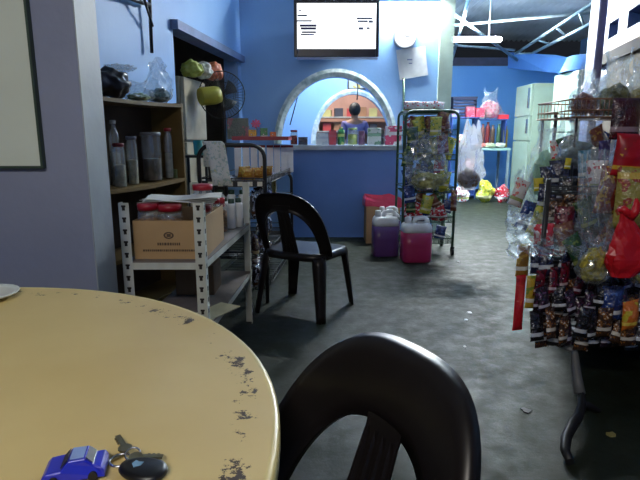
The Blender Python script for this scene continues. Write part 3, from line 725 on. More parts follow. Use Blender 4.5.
# white bottles further back on rack
for i, (px, l) in enumerate(((236, 'white bottle with dark green cap at the near right of the white rack'), (243, 'white bottle with dark cap beside the rear post of white rack'), (229, 'white bottle with dark cap behind the sauce bottle'))):
    y = 2.93+.05*i; x = XP(px, y, .7)-.025
    jar(l, (x, y, SH+.001), .024, .17, mat('dark_green_cap', (26, 60, 44), .5), None, name='bottle', neck=.6, cat='bottle', glass=M_white, lid_h=.04)
# ---------------------------------------------------------------- black wire rack
bx0, bx1, by0, by1 = -.81, -.37, 3.50, 4.74
ZT = P(235, 145, by0).z; Z1 = P(235, 185, by0).z
brk = thing('black_tube_rack', 'black tubular rack with wire shelves and white price tags', 'rack', (0, 0, 0))
def loop(y, x0=bx0, x1=bx1, top=ZT, r=.014):
    R = .09
    pts = [(x0, y, 0), (x0, y, top-R)] + [Vector((x0+R-R*math.cos(a), y, top-R+R*math.sin(a))) for a in [i*PI/12 for i in range(1, 7)]] + \
          [Vector((x1-R+R*math.sin(a), y, top-R+R*math.cos(a))) for a in [i*PI/12 for i in range(0, 7)]] + [(x1, y, 0)]
    return tube(NB(), pts, r, 8)
def skb(bm):
    for v in bm.verts: v.co.x += .11*(v.co.y-by0)/(by1-by0)
    return bm
obj('end_frame', loop(by0), M_black, brk); obj('end_frame', skb(loop(by1, top=ZT-.25)), M_black, brk)
def wireshelf(z, x0=bx0, x1=bx1, y0=by0, y1=by1, lip=.045, step=.06):
    bm = NB(); r = .003
    for zz in (z, z+lip):
        for a, b in (((x0, y0, zz), (x1, y0, zz)), ((x1, y0, zz), (x1, y1, zz)), ((x1, y1, zz), (x0, y1, zz)), ((x0, y1, zz), (x0, y0, zz))): tube(bm, [a, b], .004, 5)
    y = y0+step
    while y < y1: tube(bm, [(x0, y, z), (x1, y, z)], r, 4); tube(bm, [(x1, y, z), (x1, y, z+lip)], r, 4); y += step
    x = x0+step
    while x < x1: tube(bm, [(x, y0, z), (x, y0, z+lip)], r, 4); x += step
    return bm
for z in (Z1, .6, .32, .1): obj('wire_shelf', skb(wireshelf(z)), M_black, brk)
obj('tray_liner', skb(bx(bx0+.006, bx1-.006, by0+.006, by1-.006, Z1+.004, Z1+.007)), mat('dark_tray', (34, 36, 40), .6), brk)
bm = NB(); box(bm, bx0+.02, bx1-.0, by0-.022, by0-.016, Z1-.012, Z1+.03); obj('tag_rail', bm, M_black, brk)
for i in range(6):
    x = bx0+.06+i*.066; obj('price_tag', bx(x, x+.034, by0-.026, by0-.0225, Z1-.006, Z1+.024), mat('tag_white', (224, 220, 200), .7), brk)
# white bottles with red tops in a row along the back shelf
M_wb = mat('white_printed_bottle', (240, 242, 244), .4, 0, .04, 20)
row = [(238, 4.25), (246, 4.3), (254, 4.35), (262, 4.4), (270, 4.45), (277, 4.52), (284, 4.6), (290, 4.68)]
for i, (px, y) in enumerate(row):
    x = min(bx1-.035, XP(px, y, 1.0)) if i < 6 else bx1-.035
    x = XP(px, y, 1.0)
    h = P(px, 145, y).z-Z1-.01
    t = thing('tall_carton', 'white tall carton with red top, %s from the left on the black rack' % ORD[i], 'carton', (x, y, Z1+.009), .1, 'white cartons along the black rack')
    obj('carton_body', bx(-.027, .027, -.03, .03, 0, h-.02), M_wb, t, bevel=.003)
    obj('top_flap', bx(-.028, .028, -.031, .031, h-.02, h), M_red, t)
# orange packs in front
M_or = pack('orange_pack', (186, 130, 44), (206, 176, 70), (140, 90, 40), scale=34)
for i, (px, y, l) in enumerate(((248, 3.75, 'nearest orange snack pack lying on the black rack shelf'), (258, 3.85, 'middle orange snack pack lying on the black rack shelf'), (274, 4.05, 'farthest orange snack pack lying on the black rack shelf'), (243, 4.0, 'orange snack pack leaning against the white cartons'))):
    x = min(XP(px, y, .9), bx1-.05); packet(l, (x, y, Z1+.014), .1, .09, .04, M_or, (.35, 0, .2*i))
packet('silver grey flat packet at the left front of the black rack shelf', (-.66, 3.56, Z1+.03), .16, .16, .02, pack('silver_pack', (150, 155, 165), (90, 95, 110)), (-1.45, 0, .3))
# second tier above the cartons: small shelf board
TZ2 = P(262, 140, 4.5).z
tr = thing('red_edged_tray', 'red edged shallow tray resting on the row of white cartons', 'tray', ((bx0+bx1)/2+.12, 4.45, TZ2))
obj('tray_base', bx(-.23, .21, -.25, .28, 0, .008), M_red, tr); bm = NB(); box(bm, -.23, .21, -.258, -.25, 0, .03); box(bm, .21, .218, -.25, .28, 0, .03); obj('tray_rim', bm, M_red, tr)
M_pinkm = mat('pink_plastic', (216, 70, 110), .4)
items = [(252, 4.35, .07, .05, .075, (232, 190, 70), 'yellow'), (264, 4.42, .06, .05, .09, (70, 150, 90), 'green'), (246, 4.5, .06, .05, .11, (120, 70, 60), 'brown'), (273, 4.55, .05, .05, .06, (225, 120, 60), 'orange')]
for px, y, w, d, h, c, cn in items:
    x = XP(px, y, 1.1); carton('small %s box standing on the red edged tray' % cn, (x, y, TZ2+.0085), w, d, h, pack('small_'+cn, c, tuple(int(v*.8) for v in c), scale=40), .2)
fl = thing('pink_flower', 'pink artificial flower standing on the red edged tray', 'flower', (XP(256, 4.65, 1.2), 4.65, TZ2+.0085))
obj('stem', tube(NB(), [(0, 0, 0), (.01, 0, .08), (0, 0, .13)], .004, 6), mat('flower_stem', (40, 90, 50), .6), fl)
bm = NB()
for k in range(8):
    a = k*PI/4; prism(bm, [(0, 0, .13), (.035*math.cos(a-.3), .02*math.sin(a-.3), .13+.03*math.sin(a-.3)), (.045*math.cos(a), .01*math.sin(a), .13+.042*math.sin(a)), (.035*math.cos(a+.3), .02*math.sin(a+.3), .13+.03*math.sin(a+.3))], (0, -.004, .002))
obj('petals', bm, mat('pink_petals', (228, 96, 130), .6), fl)
# framed dark picture box behind newspaper
carton('dark green box with pink pattern on the left of the red edged tray', (XP(238, 4.28, 1.2), 4.28, TZ2+.0085), .17, .05, P(238, 118, 4.28).z-TZ2-.01, pack('dark_green_art', (48, 66, 56), (120, 60, 70), (70, 100, 80), bar=0.0, scale=9), .05, 'gift_box')
# newspaper hanging over the rack bar
bm = NB(); rows = []
pts = [(.02, -.13), (.018, -.02), (.012, .012), (-.0, .018), (-.014, .014), (-.019, 0), (-.02, -.08), (-.024, -.17), (-.03, -.235)]
for i, (y, z) in enumerate(pts):
    sk = .0 if i < 4 else .02*(i-3)
    rows.append([bm.verts.new((-.055+.11*j/6+sk*.6, y-.004*math.sin(j*1.4+i), z)) for j in range(7)])
for a, b in zip(rows, rows[1:]):
    for j in range(6): bm.faces.new([a[j], a[j+1], b[j+1], b[j]]).smooth = True
M_news = pack('newsprint', (214, 216, 210), (170, 190, 186), (200, 198, 150), bar=0, scale=44, rough=.8)
o = obj('newspaper', bm, M_news, loc=(XP(210, by0, 1.1), by0, ZT-.0), scale=None) if False else obj('newspaper', bm, M_news, loc=(XP(211, by0, 1.2), by0, ZT+.005))
o.scale = (1.15, 1, 1.15); s = o.modifiers.new('t', 'SOLIDIFY'); s.thickness = .0015
tag(o, 'white printed sheet draped over the bar of the black rack', 'newspaper')
# lower goods on black rack
M_sil = pack('silver_black_foil', (28, 28, 36), (170, 176, 190), (90, 60, 40), scale=28, rough=.15)
M_yel = pack('yellow_carton_print', (196, 176, 90), (160, 120, 40), (220, 210, 150), scale=14)
rr = random.Random(7); k = 0
zs = [(.6, 'upper'), (.32, 'middle'), (.1, 'bottom')]
for z, zn in zs:
    for i in range(5):
        y = 3.52+i*.2; x = bx1-.075; k += 1
        packet('%s snack bag on %s wire shelf of black rack, %s from front' % ('black and silver' if k % 3 else 'brown foil', zn, ORD[i]), (x, y, z+.006), .13, .17, .07, M_sil if k % 3 else pack('brown_foil', (70, 44, 34), (120, 110, 110), (180, 160, 120), scale=25, rough=.2), (rr.uniform(-.15, .15), rr.uniform(-.1, .1), rr.uniform(.9, 1.8)))
carton('yellow carton on the upper wire shelf at the far end', (bx1-.07, 4.62, .606), .1, .1, .18, M_yel)
for i in range(4):
    x = bx0+.06+i*.075
    jar('white bottle with dark green cap, %s from the left on the wire shelf' % ORD[i], (x, 3.5, .606), .028, .19, mat('dark_green_cap', (26, 60, 44), .5), None, name='bottle', neck=.6, cat='bottle', glass=M_white, lid_h=.04, group='white bottles on the upper wire shelf')
# ---------------------------------------------------------------- refrigerator in the alcove, fan, teal mug
A = P(187, 76, 4.95)
fr = thing('beige_refrigerator', 'beige refrigerator in the opening of the left wall', 'refrigerator', (-1.46, 4.99, 0), math.radians(-6))
fh = P(192, 76, 4.7).z
obj('cabinet', bx(-.27, .27, -.29, .3, .03, fh), mat('beige_enamel', (186, 176, 150), .4), fr, bevel=.01)
obj('door', bx(.272, .31, -.28, .29, .05, fh*.66), mat('beige_enamel', (186, 176, 150), .4), fr, bevel=.008)
obj('freezer_door', bx(.272, .31, -.28, .29, fh*.67, fh-.005), mat('beige_enamel', (186, 176, 150), .4), fr, bevel=.008)
bm = NB(); [box(bm, x-.02, x+.02, y-.02, y+.02, 0, .03) for x in (-.22, .22) for y in (-.24, .24)]; obj('feet', bm, M_black, fr)
def bagon(px, y, w, h, rgb, l, s):
    x = XP(px, y, fh); tag(obj('grocery_bag', lump_bm(w, w*.8, h, s, .3, 4, 2.4), mat('bag_'+str(s), rgb, .35, bump=.5, bscale=12), loc=(x, y, fh+.001), smooth=True), l, 'bag')
bagon(192, 4.82, .2, .14, (186, 196, 90), 'yellow green plastic bag on top of the refrigerator', 31)
bagon(204, 4.98, .16, .15, (206, 206, 196), 'white plastic bag between yellow and orange bags on the refrigerator', 32)
bagon(214, 5.15, .17, .17, (236, 140, 100), 'orange plastic bag on top of the refrigerator', 33)
# fan on a pole
fx, fy = XP(222, 5.02, 1.5), 5.02; fz = P(222, 95, 5.02).z; FR_ = .215
fan = thing('standing_fan', 'standing fan with round wire grille and yellow motor cover', 'fan', (fx, fy, 0))
bm = NB(); rs = random.Random(1)
for k in range(44):
    a = 2*PI*k/44
    for s in (-1, 1):
        tube(bm, [(0.03*math.cos(a), s*.05, fz+.03*math.sin(a)), (.12*math.cos(a), s*.045, fz+.12*math.sin(a)), (FR_*math.cos(a), 0, fz+FR_*math.sin(a))], .0012, 3, cap=False)
for s, r in ((0, FR_), (-.045, .12), (.045, .12)): tube(bm, arcpts((0, s, fz), r, 0, 2*PI, 36), .0045 if s == 0 else .002, 5)
lathe(bm, [(0, 0), (.035, 0), (.03, .01), (0, .012)], 16)
for v in bm.verts[-50:]: pass
obj('grille', bm, M_black, fan)
bm = NB()
for k in range(4):
    a0 = k*PI/2; pv = []
    for j in range(5):
        a = a0+j*.2; pv.append((a, .035+.0*j))
    inn = [bm.verts.new((.035*math.cos(a0+j*.22), -.018+.008*j, fz+.035*math.sin(a0+j*.22))) for j in range(5)]
    out = [bm.verts.new((.15*math.cos(a0+.15+j*.26), -.025+.011*j, fz+.15*math.sin(a0+.15+j*.26))) for j in range(5)]
    for j in range(4): bm.faces.new([inn[j], out[j], out[j+1], inn[j+1]])
o = obj('blades', bm, mat('smoky_blade', (70, 74, 70), .3, alpha=.6), fan, smooth=True); s = o.modifiers.new('t', 'SOLIDIFY'); s.thickness = .002
bm = NB(); tube(bm, [(-.01, -.06, fz), (-.05, -.085, fz-.01), (-.16, -.15, fz-.025), (-.17, -.157, fz-.027)], [.07, .082, .082, .074], 18); obj('motor_cover', bm, mat('olive_yellow_plastic', (176, 170, 60), .4), fan)
bm = NB(); tube(bm, [(0, .03, .03), (0, .03, fz-.05), (0, -.03, fz-.02)], .012, 8); obj('pole', bm, M_black, fan)
obj('base', lathe(NB(), [(0, 0), (.15, 0), (.15, .015), (.05, .035), (0, .035)], 28), M_black, fan)
A = P(200, 152, 4.3); 
x = -.93
mg = thing('teal_mug', 'teal plastic mug on the ledge beside the black rack', 'mug', (XP(199, 4.35, 1), 4.35, P(199, 155, 4.35).z))
obj('mug_body', lathe(NB(), [(0, 0), (.035, 0), (.04, .01), (.043, .12), (.04, .12), (.036, .01), (0, .008)], 20), mat('teal_mug_plastic', (40, 140, 140), .4), mg)
obj('handle', tube(NB(), arcpts((.042, 0, .06), .03, -PI/2, PI/2, 10), .005, 6), mat('teal_mug_plastic', (40, 140, 140), .4), mg)
sd = thing('side_stand', 'dark narrow stand behind the black rack carrying a teal mug', 'stand', (XP(199, 4.35, 1)-.02, 4.38, 0))
sz = mg.location.z-.001
obj('stand_top', bx(-.12, .1, -.1, .14, sz-.02, sz), M_black, sd)
for sx in (-.11, .09):
    for sy in (-.09, .13): obj('leg', bx(sx-.01, sx+.01, sy-.01, sy+.01, 0, sz-.02), M_black, sd)
jar('yellow lidded tub on the dark narrow stand', (XP(212, 4.42, 1)-.03, 4.42, sz), .035, .09, mat('yellow_lid', (210, 190, 60), .5), None, glass=mat('yellow_tub', (190, 170, 60), .5), name='tub', cat='tub') if False else None
# ---------------------------------------------------------------- counter
cxa, cxb = XP(290, 5.9, 1.06), XP(402, 5.9, 1.06)
ct = thing('counter', 'blue painted counter with pale worktop below the arch', 'counter', ((cxa+cxb)/2, 5.88, 0)); hwc = (cxb-cxa)/2
obj('body', bx(-hwc+.03, hwc-.03, .04, .44, 0, 1.0), M_darkblue, ct)
obj('worktop', bx(-hwc, hwc, 0, .43, 1.0, 1.055), mat('pale_worktop', (170, 180, 190), .4), ct, bevel=.004)
def oncounter(px, w, pt, rgb, l, y=6.05, shape='box', acc=None, d=.08, name='packet_box'):
    acc = acc or tuple(min(255, int(v*.8+30)) for v in rgb)
    x = XP(px, y, 1.1); h = P(px, pt, y).z-1.056; w = w/FPX*y
    m = pack('cnt_'+l[:18].replace(' ', '_'), rgb, acc, acc, scale=14, bar=.18, barpos=.6)
    if shape == 'box': return carton(l, (x, y, 1.0565), w, d, h, m, 0, name)
    if shape == 'jar': return jar(l, (x, y, 1.0565), w/2, h, m, mat('cc_'+l[:14], rgb, .6), neck=.9)
    return jar(l, (x, y, 1.0565), w/2, h, m, None, name='bottle', neck=.5, cat='bottle', glass=m)
oncounter(294, 7, 130, (160, 30, 40), 'red jar with green lid at the left end of counter', shape='jar')
oncounter(303, 9, 137, (30, 34, 60), 'low dark tray on the counter near its left end', d=.12)
oncounter(322, 12, 133, (220, 225, 228), 'small white box under the left foot of the inner arch', acc=(190, 200, 210))
oncounter(332.5, 7, 130, (190, 40, 60), 'red carton beside the white box on the counter')
oncounter(341, 7, 127, (40, 140, 70), 'green bottle in the middle of the counter', shape='bottle', acc=(200, 220, 120))
oncounter(352.5, 10, 128, (170, 190, 90), 'yellow green jar right of the green bottle', shape='jar')
oncounter(361.5, 6, 131, (100, 60, 100), 'narrow purple carton behind the counter edge')
oncounter(374, 13, 128, (216, 222, 216), 'white square box with green print on the counter', acc=(120, 160, 130))
oncounter(382.3, 2.5, 129, (26, 26, 34), 'thin black box between white and pink boxes')
oncounter(393, 16, 126, (216, 70, 110), 'pink and white carton at the right end of the counter', acc=(230, 220, 225))
# ---------------------------------------------------------------- television
tvY = YB-.2
c0, c1 = P(294, 30, tvY).x, P(379, 30, tvY).x; zt0, zt1 = P(336, 57, tvY).z, P(336, 0, tvY).z
tv = thing('television', 'flat television glowing white on the blue wall above the arch', 'television', ((c0+c1)/2, tvY, zt0)); hwt = (c1-c0)/2; ht = zt1-zt0
bm = NB(); b_ = .035
box(bm, -hwt, -hwt+b_, -.02, .03, 0, ht); box(bm, hwt-b_, hwt, -.02, .03, 0, ht); box(bm, -hwt+b_, hwt-b_, -.02, .03, ht-b_, ht); box(bm, -hwt+b_, hwt-b_, -.02, .03, .0, .085); box(bm, -hwt+.01, hwt-.01, .03, .07, .02, ht-.02)
obj('case', bm, mat('glossy_black_bezel', (30, 30, 44), .3), tv, bevel=.006)
def screen_mat():
    m = bpy.data.materials.new('lit_screen'); m.use_nodes = True; nt = m.node_tree; b = nt.nodes['Principled BSDF']
    b.inputs['Base Color'].default_value = (.02, .02, .02, 1); b.inputs['Roughness'].default_value = .2
    b.inputs['Emission Color'].default_value = (.93, .97, 1, 1); b.inputs['Emission Strength'].default_value = 1.6; return m
obj('screen', bx(-hwt+b_, hwt-b_, -.012, -.008, .085, ht-b_), screen_mat(), tv)
bm = NB(); sw = 2*(hwt-b_); sh = ht-.085-b_
def spx(x, y): return (-hwt+b_+(x-112)/300*sw, .085+(196-y)/160*sh)
def srect(x0, y0, x1, y1): a, b = spx(x0, y1), spx(x1, y0); box(bm, a[0], b[0], -.0135, -.0125, a[1], b[1])
for r_ in ((118, 60, 128, 64), (114, 76, 150, 82), (112, 95, 168, 100), (338, 86, 398, 92), (342, 96, 380, 102), (384, 96, 400, 104), (346, 120, 364, 128), (376, 120, 388, 126)): srect(*r_)
obj('screen_text', bm, mat('screen_grey_text', (90, 96, 130), .5), tv)
bm = NB()
for r_ in ((122, 110, 186, 118), (126, 120, 184, 128), (130, 134, 184, 140), (126, 143, 176, 148)): srect(*r_)
obj('screen_logo', bm, mat('screen_dark_logo', (60, 50, 100), .5), tv)
obj('speaker_strip', bx(-hwt+.03, hwt-.01, -.03, .0, -.028, -.004), mat('pale_tv_strip', (150, 160, 190), .4), tv)
obj('wall_mount', bx(-.15, .15, .07, .198, ht*.3, ht*.7), M_black, tv)
# clock, poster
ck = thing('wall_clock', 'round white wall clock right of the television', 'clock', P(405, 37, YB-.002))
bm = NB(); tube(bm, [(0, 0, 0), (0, -.035, 0)], .135, 36); obj('case', bm, mat('clock_rim', (150, 160, 170), .4), ck)
bm = NB(); tube(bm, [(0, -.036, 0), (0, -.038, 0)], .12, 36); obj('dial', bm, M_white, ck)
bm = NB(); box(bm, -.004, .004, -.042, -.040, 0, .08); box(bm, 0, .055, -.042, -.040, -.004, .004); obj('hands', bm, M_black, ck)
A = P(412, 64, YB-.004); bm = NB()
prism(bm, [P(396, 50, YB-.008)-A, P(425, 46, YB-.008)-A, P(428, 75, YB-.008)-A, P(400, 80, YB-.008)-A], (0, -.003, 0))
po = obj('wall_poster', bm, M_white, loc=A); tag(po, 'tilted white paper poster hanging under the wall clock', 'poster')
bm = NB(); box(bm, -.06, .0, -.0095, -.0085, .04, .055); box(bm, -.04, .0, -.0095, -.0085, .0, .012); obj('print', bm, mat('faint_print', (130, 140, 170), .7), po)
A = P(404, 78, YB-.012); B = P(405, 112, YB-.012)
tag(obj('cable_conduit', tube(NB(), [(0, 0, 0), B-A-Vector((0, 0, .5))], .012, 6), M_green, loc=A), 'dark green conduit running down the wall below the poster', 'conduit')
# framed picture on the middle wall, cables
A = P(361, 82, YC-.01); pf = thing('framed_picture', 'small framed picture on blue wall seen through the outer arch', 'picture', A)
w2, h2 = 13/FPX*8, 7/FPX*8
bm = NB(); [box(bm, *q) for q in ((-w2, w2, -.02, .008, h2-.02, h2), (-w2, w2, -.02, .008, -h2, -h2+.02), (-w2, -w2+.02, -.02, .008, -h2+.02, h2-.02), (w2-.02, w2, -.02, .008, -h2+.02, h2-.02))]
obj('frame', bm, mat('picture_frame_wood', (60, 60, 60), .5), pf); obj('print', bx(-w2+.02, w2-.02, -.012, .006, -h2+.02, h2-.02), pack('pic_art', (170, 180, 170), (190, 170, 90), (140, 150, 150), bar=0, scale=7), pf)
for i, (a, b, c, l) in enumerate((((355, 66), (358, 88), (357, 100), 'thin black cable hanging in front of the framed picture'), ((364, 66), (368, 84), (378, 98), 'thin black cable slanting right of the framed picture'), ((300, 74), (298, 95), (290, 125), 'thin black cable hanging inside the left of the arch'))):
    Y_ = 7.2; pts = [P(a[0], a[1], Y_), P(b[0], b[1], Y_), P(c[0], c[1], Y_)]; pts = [pts[0]+Vector((0, 0, 1.0))]+pts
    tag(obj('hanging_cable', tube(NB(), [q-pts[0] for q in pts], .008, 5), M_black, loc=pts[0]), l, 'cable')
# ceiling of the middle room
struct('ceiling_kitchen', bx(-1.6, 1.49, YB+.16, 9.98, 3.0, 3.05), mat('dim_ceiling_board', (150, 150, 150), .8))
# kitchen shelves and things
ks = thing('kitchen_shelf', 'pale shelf unit against the pink wall behind inner arch', 'shelf', (cx2-.1, 9.7, 0))
for z in (.5, .95, 1.25, 1.5): obj('shelf_board', bx(-1.1, .9, -.15, .25, z-.02, z), mat('pale_shelf', (180, 180, 176), .5), ks)
for x in (-1.1, .9): obj('side_panel', bx(x-.01, x+.01, -.15, .25, 0, 1.52), mat('pale_shelf', (180, 180, 176), .5), ks)
rr = random.Random(12); cols = [(200, 200, 195, 'white'), (176, 168, 112, 'yellow'), (60, 60, 70, 'black'), (150, 110, 80, 'brown'), (170, 60, 60, 'red'), (120, 140, 150, 'grey')]
for zi, (z, zn) in enumerate(((.95, 'lower'), (1.25, 'middle'), (1.5, 'top'))):
    for i in range(8):
        c = cols[rr.randrange(6)]; x = cx2-.1-.9+i*.21; h = rr.uniform(.1, .2)
        carton('small %s box on %s shelf of kitchen unit, %s from left' % (c[3], zn, ORD[i]), (x, 9.68, z+.001), rr.uniform(.1, .18), .14, h, mat('kbox_'+c[3], c[:3], .6), rr.uniform(-.2, .2), group='boxes on the kitchen shelf unit')
# ---------------------------------------------------------------- person behind the arches
hx = XP(354.5, 9.0, 1.55); PX = hx; PYp = 9.0
def skin(name, verts, edges, radii, m, parent, sub=2, root=0):
    me = bpy.data.meshes.new(name); me.from_pydata(verts, edges, []); o = bpy.data.objects.new(name, me); C.objects.link(o); o.parent = parent
    md = o.modifiers.new('skin', 'SKIN'); md.use_smooth_shade = True
    for i, r in enumerate(radii):
        rr_ = r if isinstance(r, tuple) else (r, r); o.data.skin_vertices[0].data[i].radius = rr_; o.data.skin_vertices[0].data[i].use_root = (i == root)
    s = o.modifiers.new('sub', 'SUBSURF'); s.levels = sub; s.render_levels = sub; me.materials.append(m); return o
pr_ = thing('person', 'dark haired person in purple grey shirt, back turned, behind the inner arch', 'person', (PX, PYp, 0), math.radians(188))
V = [(0, 0, .92), (0, 0, 1.08), (0, .0, 1.25), (0, 0, 1.37), (0, 0, 1.44), (0, .01, 1.50), (0, -.01, 1.56), (0, -.01, 1.62),
     (.17, 0, 1.36), (.21, .02, 1.10), (.19, -.10, .90), (-.17, 0, 1.36), (-.25, .0, 1.20), (-.40, -.10, 1.26),
     (-.09, 0, .86), (-.10, -.01, .48), (-.10, .02, .08), (-.10, -.12, .035), (.09, 0, .86), (.10, -.01, .48), (.10, .02, .08), (.10, -.12, .035)]
E = [(0, 1), (1, 2), (2, 3), (3, 4), (4, 5), (5, 6), (6, 7), (3, 8), (8, 9), (9, 10), (3, 11), (11, 12), (12, 13), (0, 14), (14, 15), (15, 16), (16, 17), (0, 18), (18, 19), (19, 20), (20, 21)]
Rr = [(.14, .1), (.13, .09), (.145, .1), (.12, .08), .052, .065, .08, .07, .055, .042, .03, .055, .042, .03, .085, .058, .04, .03, .085, .058, .04, .03]
M_skin = mat('brown_skin', (150, 108, 84), .6)
skin('body', V, E, Rr, M_skin, pr_)
SV = [(0, 0, .90), (0, 0, 1.08), (0, 0, 1.25), (0, 0, 1.385), (.17, 0, 1.365), (.20, .015, 1.18), (-.17, 0, 1.365), (-.24, .0, 1.21), (-.35, -.07, 1.245)]
skin('shirt', SV, [(0, 1), (1, 2), (2, 3), (3, 4), (4, 5), (3, 6), (6, 7), (7, 8)], [(.16, .12), (.145, .105), (.16, .115), (.125, .09), .066, .06, .066, .06, .05], mat('purple_grey_shirt', (112, 104, 150), .8), pr_)
skin('trousers', [(0, 0, .95), (0, 0, .88), (-.09, 0, .84), (-.10, -.01, .48), (-.10, .02, .1), (.09, 0, .84), (.10, -.01, .48), (.10, .02, .1)], [(0, 1), (1, 2), (2, 3), (3, 4), (1, 5), (5, 6), (6, 7)], [(.15, .11), (.15, .11), .095, .07, .055, .095, .07, .055], mat('dark_trousers', (40, 40, 52), .8), pr_)
bm = NB(); bmesh.ops.create_icosphere(bm, subdivisions=4, radius=1)
for v in bm.verts:
    p_ = v.co.copy(); k = 1+.03*noise.noise(p_*6); v.co = Vector((p_.x*.098*k, p_.y*.105*k+.018, p_.z*.115*k+1.60))
    if v.co.y < -.045 and v.co.z < 1.63: v.co.y = -.045
obj('hair', bm, mat('black_hair', (26, 22, 24), .6, bump=.5, bscale=90), pr_, smooth=True)
bm = NB()
for s in (-1, 1): tube(bm, [(s*.032, -.088, 1.575), (s*.032, -.094, 1.575)], .009, 8)
obj('eyes', bm, mat('eye_dark', (30, 24, 22), .3), pr_)
for s, hb in ((-1, Vector((.19, -.10, .90))), (1, Vector((-.40, -.10, 1.26)))):
    d = Vector((0, -.3, -.95)).normalized() if s < 0 else Vector((-.85, -.5, .1)).normalized(); sd_ = Vector((1, 0, 0)) if s < 0 else Vector((.3, .1, .95)).normalized()
    vs = [tuple(hb), tuple(hb+d*.05)]; ed = [(0, 1)]; rd = [(.028, .028), (.034, .022)]
    for k in range(4):
        b0 = hb+d*.07+sd_*(-.027+.018*k); vs += [tuple(b0), tuple(b0+d*(.035)), tuple(b0+d*(.06-.008*abs(k-1.5))+Vector((0, 0, -.01)))]; q = len(vs)-3
        ed += [(1, q), (q, q+1), (q+1, q+2)]; rd += [(.0095,)*2, (.009,)*2, (.008,)*2]
    b0 = hb+d*.03+sd_*(-.035); vs += [tuple(b0), tuple(b0+d*.03-sd_*.02)]; ed += [(0, len(vs)-2), (len(vs)-2, len(vs)-1)]; rd += [(.011,)*2, (.009,)*2]
    skin('hand', vs, ed, rd, M_skin, pr_)
# ---------------------------------------------------------------- carton with pink liner, jerrycans
A = F(381, 243, 0); by_ = A.y+.0
wb = 34/FPX*A.y
cb2 = thing('waste_carton', 'tall brown carton lined with a pink bag by counter', 'carton', (XP(382, A.y+.1, .3), A.y+.13, 0))
hb_ = P(381, 201, A.y).z
bm = NB(); box(bm, -wb/2, wb/2, -.15, .15, 0, .006); box(bm, -wb/2, wb/2, -.15, -.144, .006, hb_); box(bm, -wb/2, wb/2, .144, .15, .006, hb_); box(bm, -wb/2, -wb/2+.006, -.144, .144, .006, hb_); box(bm, wb/2-.006, wb/2, -.144, .144, .006, hb_)
obj('carton_body', bm, M_card, cb2)
bm = NB(); rows = []
per = [(-1, -1), (-.5, -1), (0, -1), (.5, -1), (1, -1), (1, 0), (1, 1), (.5, 1), (0, 1), (-.5, 1), (-1, 1), (-1, 0)]
rr = random.Random(3)
for j, (k, z) in enumerate(((.93, -.2), (.95, .0), (1.0, .035), (1.06, .01), (1.08, -.045), (1.07, -.07))):
    rows.append([bm.verts.new((x*wb/2*k+rr.uniform(-.008, .008)*(j > 1), y*.15*(k+.02)+rr.uniform(-.004, .004), hb_+z+rr.uniform(-.018, .018)*(j > 1))) for x, y in per])
for a, b in zip(rows, rows[1:]):
    for j in range(12): bm.faces.new([a[j], a[(j+1) % 12], b[(j+1) % 12], b[j]])
obj('pink_liner', bm, mat('hot_pink_bag', (214, 60, 100), .35, bump=.4, bscale=20), cb2)
def jerry(label, px, pyb, wpx, ptop, liq, white_top=.25):
    A = F(px, pyb, 0); w = wpx/FPX*A.y; d = w*.75; yc = A.y+d/2; h = P(px, ptop, A.y).z
    t = thing('jerrycan', label, 'jerrycan', (XP(px, yc, .2), yc, 0), .08)
    def rr2(k, x0=1, n=28):
        out = []
        for i in range(n):
            a = 2*PI*i/n; c, s = math.cos(a), math.sin(a); g = (abs(c)**6+abs(s)**6)**(-1/6); out.append((c*g*w/2*k, s*g*d/2*k))
        return out
    def stack(levels):
        bm = NB(); R = [[bm.verts.new((x, y, z)) for x, y in rr2(k)] for k, z in levels]
        bm.faces.new(R[0][::-1]); bm.faces.new(R[-1])
        for a, b in zip(R, R[1:]):
            for i in range(len(a)): bm.faces.new([a[i], a[(i+1) % len(a)], b[(i+1) % len(b)], b[i]]).smooth = True
        return bm
    hl = h*.68
    obj('liquid_section', stack([(.94, 0), (1, .012), (1, hl*.45), (.985, hl*.5), (1, hl*.55), (1, hl)]), mat('liq_%d_%d' % (liq[0], liq[2]), liq, .3, 0, .05), t)
    obj('upper_shell', stack([(1, hl+.0005), (1, h*.76), (.97, h*.82), (.86, h*.87), (.8, h*.875)]), mat('milky_white_can', (228, 232, 234), .35), t)
    # handle: arch over the top rear, and the cap
    bm = NB(); tube(bm, [(-w*.08, 0, h*.86), (-w*.06, 0, h*.96), (0.02, 0, h*.985), (w*.26, 0, h*.985), (w*.36, 0, h*.95), (w*.38, 0, h*.86)], [w*.09, w*.085, w*.08, w*.08, w*.085, w*.1], 10)
    obj('handle', bm, mat('milky_white_can', (228, 232, 234), .35), t)
    obj('cap', lathe(NB(), [(0, h*.87), (w*.12, h*.87), (w*.12, h), (w*.1, h*1.01), (0, h*1.01)], 16, c=(-w*.3, 0, 0)), M_white, t)
    return t
jerry('jerrycan with pink liquid standing before the green trolley rack', 416, 263, 30, 219, (172, 48, 92))
jerry('jerrycan with purple liquid left of the pink one', 385, 257, 26, 212, (98, 62, 122))
j3 = jerry('white capped jerrycan with purple liquid standing behind the front one', 388, 249, 22, 208, (98, 62, 122))
